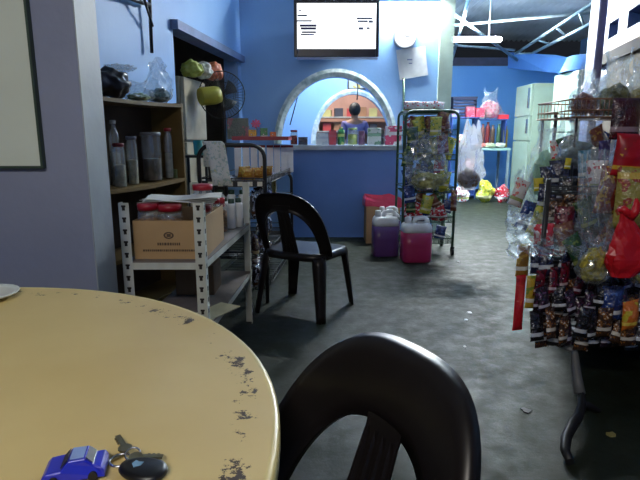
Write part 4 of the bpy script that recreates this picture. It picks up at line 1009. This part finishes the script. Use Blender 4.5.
# ---------------------------------------------------------------- green trolley rack
GY0 = F(430, 262, 0).y+.27; GY1 = GY0+.45
gx0, gx1 = XP(404, GY0, .8), XP(456, GY0, .8); gz = P(430, 111, GY0).z
gr = thing('trolley_rack', 'green tubular trolley rack on castors filled with snack bags', 'rack', (0, 0, 0))
def gframe(y, z):
    R = .07
    pts = [(gx0, y, .09), (gx0, y, z-.0), (gx0+.0, y, z)]; pts = [Vector((gx0, y, .09)), Vector((gx0, y, z-R))]+[Vector((gx0+R-R*math.cos(a), y, z-R+R*math.sin(a))) for a in [i*PI/12 for i in range(1, 7)]]+[Vector((gx1-R+R*math.sin(a), y, z-R+R*math.cos(a))) for a in [i*PI/12 for i in range(0, 7)]]+[Vector((gx1, y, .09))]
    return tube(NB(), pts, .013, 8)
obj('front_frame', gframe(GY0, gz), M_green, gr); obj('rear_frame', gframe(GY1, gz+.02), M_green, gr)
GZ = [.12, .30, P(430, 207, GY0).z-.13, P(430, 166, GY0).z, P(430, 132, GY0).z]; GZ = [.12, .33, .62, .93, gz-.22]
for z in GZ: obj('wire_shelf', wireshelf(z, gx0, gx1, GY0, GY1, lip=.05, step=.045), M_green, gr)
for x in (gx0, gx1):
    for y in (GY0, GY1):
        bm = NB(); tube(bm, [(x-.012, y, .035), (x+.012, y, .035)], .035, 16); box(bm, x-.018, x+.018, y-.008, y+.008, .05, .09); obj('castor', bm, M_black, gr)
GW = gx1-gx0
cA = [('white_red', (220, 215, 215), (190, 40, 60), (150, 160, 90)), ('redwhite', (190, 34, 50), (235, 230, 230), (230, 220, 220)), ('brown_red', (110, 60, 44), (150, 110, 50), (180, 150, 130)),
      ('yellow_green', (196, 190, 60), (120, 150, 50), (230, 225, 170)), ('green', (34, 72, 40), (84, 104, 44), (150, 160, 90)), ('blue', (30, 50, 110), (60, 90, 160), (220, 225, 235))]
PM = {n: pack('pk_'+n, a, b, c, scale=24, rough=.22) for n, a, b, c in cA}
cn_ = {'white_red': 'white and red', 'redwhite': 'red and white', 'brown_red': 'brown and red', 'yellow_green': 'yellow green', 'green': 'green', 'blue': 'blue'}
rr = random.Random(21)
def grow(z, cols, w, h, th, zn, y0=GY0+.07, depth=1, tilt=.12):
    for d_ in range(depth):
        for i, c in enumerate(cols):
            x = gx0+.035+w/2+(GW-.07-w)*i/max(1, len(cols)-1); packet('%s packet on %s of green trolley, %s from left%s' % (cn_[c], zn, ORD[i], ' in rear line' if d_ else ''), (x, y0+d_*.14, z+.007), w, h, th, PM[c], (rr.uniform(-tilt, tilt), rr.uniform(-.3, .3), rr.uniform(-.5, .5)), group='packets on the green trolley rack')
grow(gz-.22, ['brown_red', 'yellow_green', 'brown_red', 'brown_red', 'brown_red'], .1, .17, .06, 'top shelf', depth=2)
grow(.93, ['yellow_green', 'green', 'green', 'yellow_green', 'yellow_green'], .1, .21, .06, 'second shelf', depth=2)
grow(.62, ['blue', 'green', 'blue', 'yellow_green', 'yellow_green'], .1, .22, .06, 'third shelf', depth=2)
grow(.33, ['redwhite', 'redwhite', 'blue', 'redwhite', 'redwhite'], .1, .17, .06, 'fourth shelf', depth=2)
grow(.12, ['blue', 'blue', 'brown_red', 'blue'], .11, .14, .06, 'bottom shelf', y0=GY0+.2)
# bags lying on top, behind the top bar: a board carrying them
tb2 = obj('top_board', bx(gx0+.015, gx1-.015, GY0+.02, GY1-.015, gz-.02, gz-.005), M_green, gr)
for i, (px, w) in enumerate(((410, .13), (419, .13), (428, .12), (438, .13))):
    y = GY0+.16; x = XP(px, y, gz); packet('white and red packet lying on top of the green trolley rack, %s from left' % ORD[i], (x, y, gz-.004), w, .1, .07, PM['white_red'], (0, .1*(i % 2), .2*(i-1)), group='packets on top of the green trolley rack')
for px, py, l, c in ((436, 118, 'yellow green packet hanging high on the front of the green rack', 'yellow_green'), (414, 128, 'green packet hanging left on the front of the green rack', 'green'), (444, 136, 'brown red packet hanging by the right post of green rack', 'brown_red'), (407, 150, 'dark green packet hanging at the left post of green rack', 'green'), (443, 172, 'yellow green packet hanging low by the right post', 'yellow_green'), (411, 186, 'blue packet hanging low by the left post of green rack', 'blue')):
    q = P(px, py, GY0-.03); packet(l, (q.x, GY0-.035, q.z-.16), .12, .17, .035, PM[c], (.05, .15*((px % 3)-1), .2))
cl = ['green', 'yellow_green', 'brown_red', 'green', 'blue', 'redwhite', 'green', 'yellow_green', 'brown_red']
for i in range(18):
    px = 410+(i % 6)*7.2+rr.uniform(-2, 2); py = 124+(i//6)*36+rr.uniform(-8, 8); q = P(px, py, GY0+.02); c = cl[(i*5) % 9]
    packet('%s packet hanging in the %s tier inside green trolley, %s from left' % (cn_[c], ['upper', 'middle', 'lower'][i//6], ORD[i % 6]), (q.x, GY0+.02+.05*(i % 2), q.z-.13), rr.uniform(.08, .13), rr.uniform(.12, .19), .045, PM[c], (rr.uniform(-.2, .2), rr.uniform(-.5, .5), rr.uniform(-.5, .5)), 'packets hanging inside the green trolley')
# big clear bag hanging on the rack front
A = P(428, 190, GY0-.06)
clear_bag('large crinkled clear bag hanging on the front of green rack', (P(428, 170, GY0-.085).x, GY0-.085, A.z), .40, .13, .50, 41, mat('pale_yellow_snack', (190, 184, 110), .7, 0, .3, 30, bump=.6), cont=.3, neck=.7, flare=.75)
A = P(466, 190, GY0+.05); clear_bag('milky carrier bag hanging at the right side of green rack', (P(466, 170, GY0+.05).x+.03, GY0+.05, A.z), .27, .1, .62, 43, mat('brown_snack', (130, 96, 60), .7, 0, .3, 30), M_film2, cont=.3, neck=.6, flare=.5, neckt=.85)
packet('brown yellow bottle shaped packet at the right post of green rack', (gx1-.02, GY0-.05, .45), .06, .2, .05, PM['brown_red'])
# ---------------------------------------------------------------- rear room goods
bs = thing('blue_shelf', 'blue open shelf unit behind the green rack', 'shelf', (0, 0, 0))
sY = 9.7; sx0, sx1 = XP(452, sY, 1), XP(477, sY, 1); M_bs = mat('blue_board', (50, 76, 140), .6)
zA = P(465, 117, sY).z
for z in (.08, .5, .95, zA): obj('shelf_board', bx(sx0, sx1, sY, sY+.4, z-.02, z), M_bs, bs)
for x in (sx0-.02, sx1): obj('side_panel', bx(x, x+.02, sY, sY+.4, 0, zA), M_bs, bs)
def at9(px, y, z): return XP(px, y, z)
for i, (px, w, pt, c, l) in enumerate(((454.5, 7, 110, (150, 160, 190), 'grey box on the blue shelf, left of the red boxes'), (469.5, 8, 107, (206, 40, 70), 'left red box on top of the blue shelf'), (479, 8, 108, (220, 50, 80), 'right red box on top of the blue shelf'))):
    y = sY+.1; h = P(px, pt, y).z-zA; carton(l, (XP(px, y, zA), y, zA+.001), w/FPX*y, .12, h, pack('rb'+str(i), c, (230, 120, 140), c, scale=12), 0)
y = sY+.3; A = P(463, 97, y)
cr = thing('dark_crate', 'dark plastic crate standing behind the red boxes', 'crate', (XP(463, y, zA), y, zA+.001))
hh = A.z-zA; w2 = .22
bm = NB(); box(bm, -w2, w2, -.08, .08, 0, .01)
for k in range(6): z = .01+k*(hh-.01)/6; box(bm, -w2, w2, -.085, -.075, z, z+(hh-.01)/6*.6); box(bm, -w2, w2, .075, .085, z, z+(hh-.01)/6*.6)
for x in (-w2, w2-.01): box(bm, x, x+.01, -.085, .085, 0, hh)
obj('crate_body', bm, mat('navy_crate', (34, 38, 66), .5), cr); obj('crate_rim', bx(-w2-.01, w2+.01, -.09, .09, hh-.03, hh), mat('navy_crate', (34, 38, 66), .5), cr)
for i, (px, z) in enumerate(((460, .5), (470, .5), (462, .95), (472, .95))):
    packet(['dark blue packet low at left', 'red packet low at right', 'white packet higher at left', 'blue packet higher at right'][i]+' on the blue shelf', (XP(px, sY+.1, z), sY+.1, z+.001), .17, .24, .08, [PM['blue'], PM['redwhite'], PM['white_red'], PM['blue']][i])
# work table
wY = 9.5; wx0, wx1 = sx1+.03, XP(511, wY, .8); wz = P(495, 148, wY).z
wt = thing('work_table', 'pale green table with cluttered top in the rear room', 'table', (0, 0, 0))
obj('tabletop', bx(wx0, wx1-.01, wY, wY+.6, wz-.045, wz), mat('pale_green_table', (140, 176, 166), .5), wt)
for x in (wx0+.02, wx1-.04):
    for y in (wY+.03, wY+.55): obj('leg', bx(x-.02, x+.02, y-.02, y+.02, 0, wz-.045), M_steel, wt)
rb = obj('raised_shelf', bx(wx0, wx1-.01, wY+.3, wY+.55, P(495, 119, wY+.3).z-.02, P(495, 119, wY+.3).z), M_bs, wt)
z3 = P(495, 119, wY+.3).z; obj('shelf_end', bx(wx0, wx0+.02, wY+.3, wY+.55, wz, z3-.02), M_bs, wt); obj('shelf_end', bx(wx1-.03, wx1-.01, wY+.3, wY+.55, wz, z3-.02), M_bs, wt)
for i, (px, pt, c, l) in enumerate(((482, 124, (110, 60, 50), 'brown'), (487, 122, (120, 40, 40), 'dark red'), (492, 125, (90, 60, 40), 'dark brown'), (498, 124, (60, 90, 60), 'dark green'), (505, 126, (210, 180, 40), 'yellow'))):
    y = wY+.38; jar('%s sauce bottle under the raised shelf of the rear table' % l, (XP(px, y, wz+.1), y, wz+.001), .04, min(z3-.03, P(px, pt, y).z)-wz, mat('cap_'+l.replace(' ', '_'), c, .4), None, name='bottle', cat='bottle', neck=.5, glass=mat('bot_'+l.replace(' ', '_'), c, .4))
for i, (px, w, c, l) in enumerate(((480, .2, (190, 120, 110), 'pinkish folded packet at the left of rear table top'), (489, .24, (200, 206, 170), 'pale flat packet in the middle of rear table top'), (500, .2, (210, 216, 205), 'white flat packet at the right of rear table top'))):
    y = wY+.14; tag(obj('flat_packet', lump_bm(w, .18, .09, 50+i, .4, 3), mat('flat'+str(i), c, .6, 0, .2, 10), loc=(XP(px, y, wz), y, wz+.001)), l, 'packet')
A = P(490, 116, wY+.4); clear_bag('clear bag of pink snacks on the raised shelf of rear table', (XP(490, wY+.42, z3), wY+.42, z3+.001), .42, .22, P(490, 90, wY+.4).z-z3, 61, mat('pink_snack', (220, 90, 110), .7, 0, .2, 14, rgb2=(230, 190, 190)), cont=.6)
carton('flat bright red box at the right of the raised shelf', (XP(503, wY+.36, z3), wY+.36, z3+.001), .18, .1, .08, mat('bright_red_box', (226, 50, 60), .5))
carton('small white box at the left of the raised shelf', (XP(481, wY+.34, z3), wY+.34, z3+.001), .1, .06, .08, M_white)
for px, w, h, m_, l in ((485, .3, .36, 'yellow_green', 'bulging yellow green sack on floor under the rear table'), (502, .22, .3, 'redwhite', 'red and white sack on floor under the rear table'), (462, .3, .26, 'white_red', 'pale pinkish sack on floor below the blue shelf')):
    A = F(px, 197, 0) if px != 462 else F(px, 200, 0)
    tag(obj('sack', lump_bm(w, .2, h, px, .6, 3, 1.6), PM[m_], loc=(A.x, 9.2 if px != 462 else 9.3, 0)), l, 'sack')
    bpy.data.objects['sack' if px == 485 else 'sack.001' if px == 502 else 'sack.002'].location.x = XP(px, 9.2, .2)
# refrigerators / cupboards of the rear room
M_cab = mat('pale_green_white_cupboard', (138, 154, 134), .4, 0, .06, 3)
def cupboard(label, pxl, pxc, pxr, Yc, pt, doors, yawd):
    # vertical corner at pxc, left face to pxl, front face to pxr
    c = Vector((XP(pxc, Yc, 1.4), Yc, 0)); top = P(pxc, pt, Yc).z; w = .68; d = .68
    t = thing('refrigerator', label, 'refrigerator', c, 0)      # doors face the aisle on the left, its side faces us
    obj('cabinet', bx(.045, w, 0, d, .04, top), M_cab, t, bevel=.01)
    z = .05
    for q in doors+[top]:
        o = obj('door', bx(0, .042, 0, d, z, q-.008), M_cab, t, bevel=.008)
        obj('handle', bx(-.03, 0, .03, .055, z+.12, min(z+.45, q-.05)), M_chrome, o); z = q+.008
    bm = NB(); [box(bm, x, x+.05, y, y+.05, 0, .04) for x in (.06, w-.07) for y in (.08, d-.07)]; obj('feet', bm, M_black, t); return t
Yc1 = 8.9
c1_ = cupboard('tall pale green refrigerator with three stacked doors in rear room', 515, 529, 560, Yc1, 83, [P(529, 141, Yc1).z, P(529, 116, Yc1).z], 0)
# place so that the long door side faces left-front
c2_ = cupboard('large pale refrigerator behind the snack bags on the right', 551, 575, 600, 6.6, 69, [1.2], -60)
# blue water tank behind on the cupboard
ztop2 = P(575, 69, 6.6).z
tk = obj('basin', lathe(NB(), [(0, .2), (.2, .2), (.22, .19), (.29, .02), (.31, .0), (.28, .0), (.2, .18), (0, .185)], 32), mat('blue_basin_plastic', (60, 116, 180), .45), loc=(XP(577, 6.95, 2)+.1, 6.95, ztop2))
tag(tk, 'blue plastic basin turned upside down on the large pale refrigerator', 'basin')
# ---------------------------------------------------------------- right hand snack display
RY = 2.0
sn = thing('snack_rack', 'steel display rack on the right loaded with hanging snacks', 'rack', (0, 0, 0))
M_rs = mat('grey_rack_steel', (58, 60, 64), .45, .3)
sxl = XP(541, RY+.12, .6); sxr = sxl+.95; ry0_, ry1_ = RY+.12, 3.1; SK = XP(546, 3.1, .6)-sxl
def skew(bm):
    for v in bm.verts: v.co.x += SK*(v.co.y-ry0_)/(ry1_-ry0_)
    return bm
zb = P(590, 108, 2.62).z
for x in (sxl, sxr):
    for y in (ry0_, ry1_): obj('post', skew(tube(NB(), [(x, y, .02 if not (x == sxl and y == ry0_) else .3), (x, y, zb if y > 2.5 else .98)], .012, 8)), M_rs, sn)
for z in (.30, .62, .92): obj('wire_shelf', skew(wireshelf(z, sxl, sxr, ry0_, ry1_, lip=.03, step=.07)), M_rs, sn)
obj('back_or_shade_panel', skew(bx(sxl+.01, sxr-.01, ry1_-.03, ry1_-.015, .04, 1.0)), mat('dark_shade_board', (40, 40, 44), .7), sn)  # added board that blocks the rear lamps and shades the floor in front
obj('bottom_shade_board', skew(bx(sxl+.012, sxr-.012, ry0_+.01, ry1_-.035, .285, .297)), mat('dark_shade_board', (40, 40, 44), .7), sn)  # added solid board, keeps light off the floor under the rack
# curved front leg with a pale sleeve
lp = [P(575, 340, RY+.1), P(576, 370, RY+.02), P(579, 392, RY-.03)]
obj('front_leg', tube(NB(), [Vector((sxl, ry0_, .31)), P(574, 350, RY+.08), P(577, 378, RY+.0), P(580, 394, RY-.04)], [.014, .018, .020, .022], 10), mat('grey_leg_sleeve', (96, 98, 100), .5), sn)
ft = [P(581, 392, RY-.04), P(582, 406, 1.91), P(578, 417, 1.86), P(571, 428, 1.80), P(566, 438, 1.75), P(565, 450, 1.70), F(570, 462, .02)]
obj('curved_foot', tube(NB(), ft, [.014, .017, .019, .020, .020, .018, .015], 10), mat('black_rubber_foot', (22, 22, 24), .5), sn)
bt = [P(583, 402, RY-.06), P(600, 412, RY+.04), P(622, 408, RY+.1), P(650, 400, RY+.15)]
obj('foot_brace', tube(NB(), bt, .013, 8), M_black, sn)
# wire basket on top
bkY0, bkY1 = 2.55, 3.0; kx0, kx1 = XP(577, bkY0, 1.3), XP(577, bkY0, 1.3)+.62; kz = P(590, 117, bkY0).z; kt_ = P(577, 103, bkY0).z
bk = thing('wire_basket', 'rust brown wire basket of bagged snacks atop the display rack', 'basket', (0, 0, 0))
M_rust = mat('rusty_wire', (140, 100, 76), .5, .4)
bm = NB()
for z in (kz, (kz+kt_)/2, kt_+.02):
    for a, b in (((kx0, bkY0, z), (kx1, bkY0, z)), ((kx1, bkY0, z), (kx1, bkY1, z)), ((kx1, bkY1, z), (kx0, bkY1, z)), ((kx0, bkY1, z), (kx0, bkY0, z))): tube(bm, [a, b], .004, 5)
x = kx0
while x < kx1:
    tube(bm, [(x, bkY0, kz), (x, bkY0, kt_+.02)], .0022, 4); tube(bm, [(x, bkY0, kz), (x, bkY1, kz)], .0022, 4); x += .022
y = bkY0
while y < bkY1: tube(bm, [(kx0, y, kz), (kx0, y, kt_+.02)], .0022, 4); y += .04
obj('wire_grid', bm, M_rust, bk)
for x in (kx0+.02, kx1-.02): obj('leg', tube(NB(), [(x, bkY1-.03, kz), (x, bkY1-.03, .925)], .008, 6), M_rs, bk)
for x in (kx0+.02, kx1-.02): obj('leg', tube(NB(), [(x, bkY0+.03, kz), (x, bkY0+.03, .925)], .006, 6), M_rs, bk)
M_brn = mat('reddish_brown_snack', (128, 66, 56), .6, 0, .3, 30, bump=.6, bscale=40)
M_grn = mat('mixed_green_snack', (116, 120, 76), .6, 0, .4, 30, bump=.6, bscale=40)
bags = [(584, 2.63, .14, 72, M_brn, 'clear bag of reddish brown snacks at the left end of basket', 71), (597, 2.75, .14, 76, M_brn, 'smaller clear bag of brown snacks second in the basket', 72),
        (615, 2.68, .2, 56, M_grn, 'tall clear bag of greenish snacks in middle of basket', 73), (641, 2.66, .17, 62, mat('yellow_mixed', (170, 150, 50), .6, 0, .4, 30), 'clear bag of yellow snacks at the right end of basket', 74)]
for px, y, w, pt, m_, l, s in bags:
    clear_bag(l, (XP(px, y, kz+.1), y, kz+.004), w, .13, P(px, pt, y).z-kz, s, m_, cont=.5)
# red tin top right
jar('dark red round tin at the right edge of the photo beside the basket', (XP(640, 2.4, 1.25), 2.4, .955), .07, P(640, 100, 2.4).z-.955, mat('dark_red_tin_lid', (70, 24, 30), .4), None, name='tin', cat='tin', neck=1, glass=mat('dark_red_tin', (96, 26, 34), .4), lid_h=.03) if False else None
# --- upper tier bags
cb_ = [
 (545, 2.85, 202, 122, .2, mat('mint_contents', (150, 196, 160), .6, 0, .15, 10), M_film, 'tall clear bag with mint green contents nearest the refrigerators', 81, .6),
 (583, 2.6, 168, 118, .26, mat('teal_white', (110, 130, 130), .6, 0, .3, 16), M_film, 'wide clear bag lying under the wire basket', 82, .5),
 (592, 2.35, 222, 128, .17, mat('pale_contents', (110, 110, 120), .6, 0, .3, 16), M_film2, 'white streaked clear bag slanting beside the red packets', 83, .5),
 (520, 2.75, 236, 172, .14, None, M_film, 'empty crinkled clear bag at the left edge of the display', 84, .5),
]
for px, y, pb, pt, w, m_, f_, l, s, cn2 in cb_:
    z0 = P(px, pb, y).z; clear_bag(l, (XP(px, y, z0+.1), y, z0), w, .12, P(px, pt, y).z-z0, s, m_, f_, cont=cn2, neck=.55, flare=.6, rot=(0, .0 if px != 592 else .3, 0))
# crinkled film laid over the packets
def sheet(px0, px1, py0, py1, Y0, Y1, seed, m, label, amp=.035, n=30):
    bm = NB(); rows = []; o0 = P((px0+px1)/2, (py0+py1)/2, (Y0+Y1)/2)
    for j in range(n+1):
        v = j/n; row = []
        for i in range(n+1):
            u = i/n; Y = Y1+(Y0-Y1)*v; p_ = P(px0+(px1-px0)*u+8*noise.noise(Vector((v*3, seed, 0))), py0+(py1-py0)*v+8*noise.noise(Vector((u*3, seed+4, 0))), Y)
            p_ += Vector((0, 1, .4))*amp*(noise.noise(Vector((u*7, v*3, seed)))+.5*noise.noise(Vector((u*18, v*7, seed))))
            row.append(bm.verts.new(p_-o0))
        rows.append(row)
    for a, b in zip(rows, rows[1:]):
        for i in range(n): bm.faces.new([a[i], a[i+1], b[i+1], b[i]])
    return tag(obj('plastic_sheet', bm, m, loc=o0), label, 'film')
sheet(508, 585, 212, 256, 1.92, 2.3, 3, M_film, 'crinkled clear film draped over the left packets of display', .05)
sheet(578, 614, 150, 262, 1.93, 2.05, 8, M_film, 'crinkled clear film hanging above the yellow chip bag', .05)
# upper dark packets on the top tier
rr = random.Random(31)
M_navy = pack('navy_foil', (26, 30, 60), (60, 66, 100), (210, 214, 222), bar=.14, barpos=.3, scale=30, rough=.2)
M_blk = pack('black_foil', (18, 16, 22), (52, 46, 60), (206, 210, 218), bar=.13, barpos=.22, scale=34, rough=.18)
M_dred = pack('dark_red_foil', (104, 18, 36), (60, 14, 26), (200, 180, 186), bar=.1, barpos=.2, scale=26, rough=.2)
M_purp = pack('purple_black_foil', (34, 20, 38), (84, 50, 80), (190, 186, 204), bar=.12, barpos=.25, scale=34, rough=.16)
M_brwn = pack('brown_orange_foil', (62, 40, 28), (136, 88, 40), (206, 200, 190), bar=.12, barpos=.3, scale=44, rough=.22)
M_ylw = pack('yellow_foil', (206, 190, 40), (120, 150, 40), (240, 236, 180), scale=18)
def hang(px, py, Y, w, h, th, m, label, group=None, rot=None):
    z = P(px, py, Y).z; return packet(label, (XP(px, Y, z), Y, z-h), w, h, th, m, rot or (rr.uniform(-.15, .1), rr.uniform(-.12, .12), rr.uniform(-.35, .35)), group)
for px, py, Y, m_, cn2, l in ((553, 166, 2.5, M_navy, .1, 'navy packet left of the yellow tag on upper tier'), (562, 160, 2.45, M_navy, .1, 'navy packet right of the yellow tag on upper tier'), (568, 176, 2.35, M_blk, .1, 'black packet below the navy packets on upper tier'),
    (548, 184, 2.4, M_navy, .1, 'dark blue packet low on the upper tier'), (556, 198, 2.3, M_brwn, .1, 'brown packet at the middle of upper tier'), (575, 190, 2.3, M_brwn, .1, 'brown orange packet beneath the film on upper tier'), (566, 206, 2.2, M_dred, .1, 'dark red packet beneath the film on upper tier'), (582, 205, 2.25, M_blk, .1, 'black packet beneath the film on upper tier')):
    hang(px, py, Y, .09, .13, .045, m_, l)
hang(540, 178, 2.42, .05, .06, .02, M_ylw, 'small yellow packet hanging below the mint green bag'); hang(568, 158, 2.4, .035, .05, .015, M_ylw, 'small yellow tag packet above the black packet')
hang(588, 150, 2.3, .07, .14, .04, pack('teal_foil', (50, 110, 130), (120, 160, 180), scale=20), 'teal packet in the streaked clear bag'); hang(606, 140, 2.35, .06, .13, .04, pack('violet_foil', (70, 60, 120), (120, 110, 160), scale=20), 'violet packet left of the red packets')
# red and gold packets
M_rg = pack('red_gold_foil', (170, 22, 36), (150, 30, 36), (206, 160, 50), bar=.1, barpos=.2, scale=12, rough=.3)
M_gold = pack('gold_noodle_pack', (156, 146, 70), (150, 60, 40), (210, 180, 80), bar=.1, barpos=.85, scale=14, rough=.25)
hang(628, 98, 2.1, .13, .16, .05, pack('maroon_foil', (70, 22, 30), (50, 30, 40), (150, 130, 140), scale=14), 'maroon packet just under the right end of basket', rot=(0, 0, .1))
hang(634, 134, 2.02, .16, .16, .06, M_rg, 'bright red packet with gold print on upper right', rot=(.05, .05, .05))
hang(611, 166, 2.05, .12, .19, .06, pack('red_gold_text', (120, 44, 36), (190, 150, 50), (90, 24, 30), bar=0, scale=30), 'red packet covered with gold lettering left of gold bags', rot=(.05, .08, .1))
hang(637, 166, 2.0, .15, .24, .07, M_gold, 'tall gold green bag above the red plastic bag', rot=(0, 0, 0))
# red plastic bag
A = P(622, 277, 1.82)
rbg = thing('red_carrier_bag', 'red plastic carrier bag hanging with knotted top on right', 'bag', (XP(624, 1.82, .7), 1.82, A.z))
hR = P(624, 212, 1.82).z-A.z
M_rp = mat('translucent_red_plastic', (206, 28, 40), .35, 0, .1, 8, bump=.5, bscale=16)
bm = bag_bm(.17, .06, hR, 91, neck=.3, neckt=.88, flare=.3, crumple=.65, n=24, m=14)
for v in bm.verts:
    q = v.co.z/hR; v.co.x = v.co.x*(1.0 if q < .25 else 1-.12*(q-.25))+.012*math.sin(q*5)
obj('bag_body', bm, M_rp, rbg)
bm = NB(); tube(bm, [(0, 0, hR*.93), (.012, -.01, hR*1.02), (.02, 0, hR*1.12), (.016, .0, hR*1.2)], [.02, .016, .012, .006], 8); tube(bm, [(0, 0, hR*.95), (-.03, -.005, hR*1.05), (-.045, 0, hR*1.02)], [.018, .014, .006], 8); obj('knot', bm, M_rp, rbg)
# yellow chip bags
M_chip = mat('yellow_corn_snack', (196, 180, 66), .7, 0, .35, 50, bump=1.0, bscale=60)
for px, l, s in ((593, 'clear bag of yellow corn snacks left of the red carrier bag', 95), (640, 'clear bag of yellow green snacks right of the red carrier bag', 96)):
    z0 = P(px, 283, 1.88).z; clear_bag(l, (XP(px, 1.88, z0), 1.88, z0), .125, .08, .17, s, M_chip, cont=.75, nz=.35)
# red strip and yellow packet on the left edge
packet('long red strip packet hanging at the left edge of display', (XP(520, 2.1, .5), 2.1, P(520, 330, 2.1).z), .05, P(520, 275, 2.1).z-P(520, 330, 2.1).z, .03, pack('plain_red', (190, 26, 40), (160, 20, 34), (200, 60, 60), bar=0, scale=8), (0, 0, .3))
packet('yellow orange packet above the red strip on left edge', (XP(522, 2.12, .6), 2.12, P(522, 276, 2.12).z), .06, .14, .03, pack('amber', (156, 116, 50), (190, 150, 60), scale=20), (0, 0, .2))
packet('yellow packet beside the red strip on left edge', (XP(531, 2.06, .5), 2.06, P(531, 308, 2.06).z), .05, .14, .03, pack('amber2', (186, 156, 50), (120, 140, 50), scale=20), (0, 0, .1))
# rows of hanging packets
rows_ = [('topmost', 244, M_navy, 'navy and silver', 2.06, .12), ('second', 268, M_dred, 'dark red', 2.03, .11), ('third', 288, M_purp, 'purple black', 2.0, .10), ('bottom', 312, M_brwn, 'brown and orange', 1.97, .125)]
for ri, (rn, py, m_, cn2, Y, h) in enumerate(rows_):
    for i in range(9):
        px = 537+i*13+(ri % 2)*4; mm_ = m_; c3 = cn2
        if ri == 0 and i in (3, 8): mm_, c3 = M_blk, 'black and white'
        if ri == 1 and i > 4: mm_, c3 = M_purp, 'purple black'
        if ri == 2 and i % 3 == 2: mm_, c3 = M_blk, 'black and white'
        if ri == 3 and i in (0, 3, 4, 8): mm_, c3 = (M_blk, 'black and white')
        hang(px+rr.uniform(-3, 3), py+rr.uniform(-6, 5), Y-.01*(i % 2)*2, rr.choice((.054, .062)), h, .028, mm_, '%s packet in the %s hanging row, %s from aisle' % (c3, rn, ORD[i]), 'packets hanging in rows on the display rack', rot=(rr.uniform(-.2, .15), rr.uniform(-.28, .28), rr.uniform(-.6, .6)))
more = [(516, 178, 2.6, 'white and red', 'white_red', 'at the far left of the display'), (522, 200, 2.5, 'blue', 'blue', 'inside the empty looking bag'), (585, 178, 2.2, 'brown and red', 'brown_red', 'left of the gold lettering packet'), (596, 196, 2.12, 'green', 'green', 'above the yellow chip bag'), (605, 214, 2.05, 'brown and red', 'brown_red', 'just left of the red carrier bag'),
    (574, 222, 2.15, 'brown and red', 'brown_red', 'upright above the navy row'), (546, 222, 2.15, 'red and white', 'redwhite', 'lying above the navy row'), (560, 140, 2.8, 'white and red', 'white_red', 'beside the mint green bag'), (575, 135, 2.75, 'green', 'green', 'below the wire basket'), (592, 128, 2.7, 'blue', 'blue', 'below the wire basket'), (604, 124, 2.6, 'brown and red', 'brown_red', 'below the wire basket'), (536, 206, 2.35, 'yellow green', 'yellow_green', 'near the left edge of the upper tier'), (588, 232, 2.02, 'green', 'green', 'behind the yellow chip bag'), (614, 286, 1.97, 'purple and black', 'blue', 'under the red carrier bag'), (598, 160, 2.2, 'white and red', 'white_red', 'behind the streaked clear bag')]
for px, py, Y, cn2, c, l in more: hang(px, py, Y, .085, .14, .045, PM[c], '%s packet %s' % (cn2, l), rot=(rr.uniform(-.2, .2), rr.uniform(-.6, .6), rr.uniform(-.5, .5)))
for ri, (rn, py, m_, cn2, Y, h) in enumerate(rows_[1:]):
    for i in range(8):
        px = 544+i*13; hang(px, py+8+rr.uniform(-3, 3), Y+.06, .062, h, .028, [M_blk, M_purp, M_brwn][(i+ri) % 3], 'dark packet behind the %s hanging row, %s from the aisle' % (rn, ORD[i]), 'packets hanging behind the front rows')
hang(633, 300, 1.93, .08, .12, .05, pack('orange_foil', (206, 110, 30), (200, 180, 50), (230, 200, 80), scale=20), 'orange packet with yellow end hanging at the right edge')
# ---------------------------------------------------------------- litter on floor
for px, py, r, c, l in ((470, 313, .018, (210, 214, 210), 'white scrap of paper on floor right of the aisle chair'), (466, 320, .01, (190, 195, 190), 'tiny white scrap nearer than the larger one'), (465, 347, .008, (170, 172, 168), 'pale grey scrap on floor behind the foreground chair'), (526, 411, .02, (60, 60, 58), 'dark round bottle cap on floor near the display rack'), (458, 262, .02, (190, 190, 180), 'pale scrap on floor by the trolley rack castor'), (611, 435, .02, (150, 140, 80), 'yellowish scrap on floor under the display rack')):
    A = F(px, py, 0); bm = NB(); rs = random.Random(px); prism(bm, [(r*rs.uniform(.6, 1.3)*math.cos(k*PI/4), r*rs.uniform(.6, 1.3)*math.sin(k*PI/4), 0) for k in range(8)], (0, 0, .004))
    tag(obj('floor_scrap', bm, mat('scrap%d' % px, c, .7), loc=(A.x, A.y, .0005)), l, 'litter')
# ---------------------------------------------------------------- render settings
sc = bpy.context.scene
w = bpy.data.worlds.new('world'); sc.world = w; w.use_nodes = True
w.node_tree.nodes['Background'].inputs[0].default_value = (.5, .6, .8, 1); w.node_tree.nodes['Background'].inputs[1].default_value = .02
sc.view_settings.view_transform = 'Standard'; sc.view_settings.look = 'None'; sc.view_settings.exposure = 0.13; sc.view_settings.gamma = 1; sc.view_settings.use_curve_mapping = False
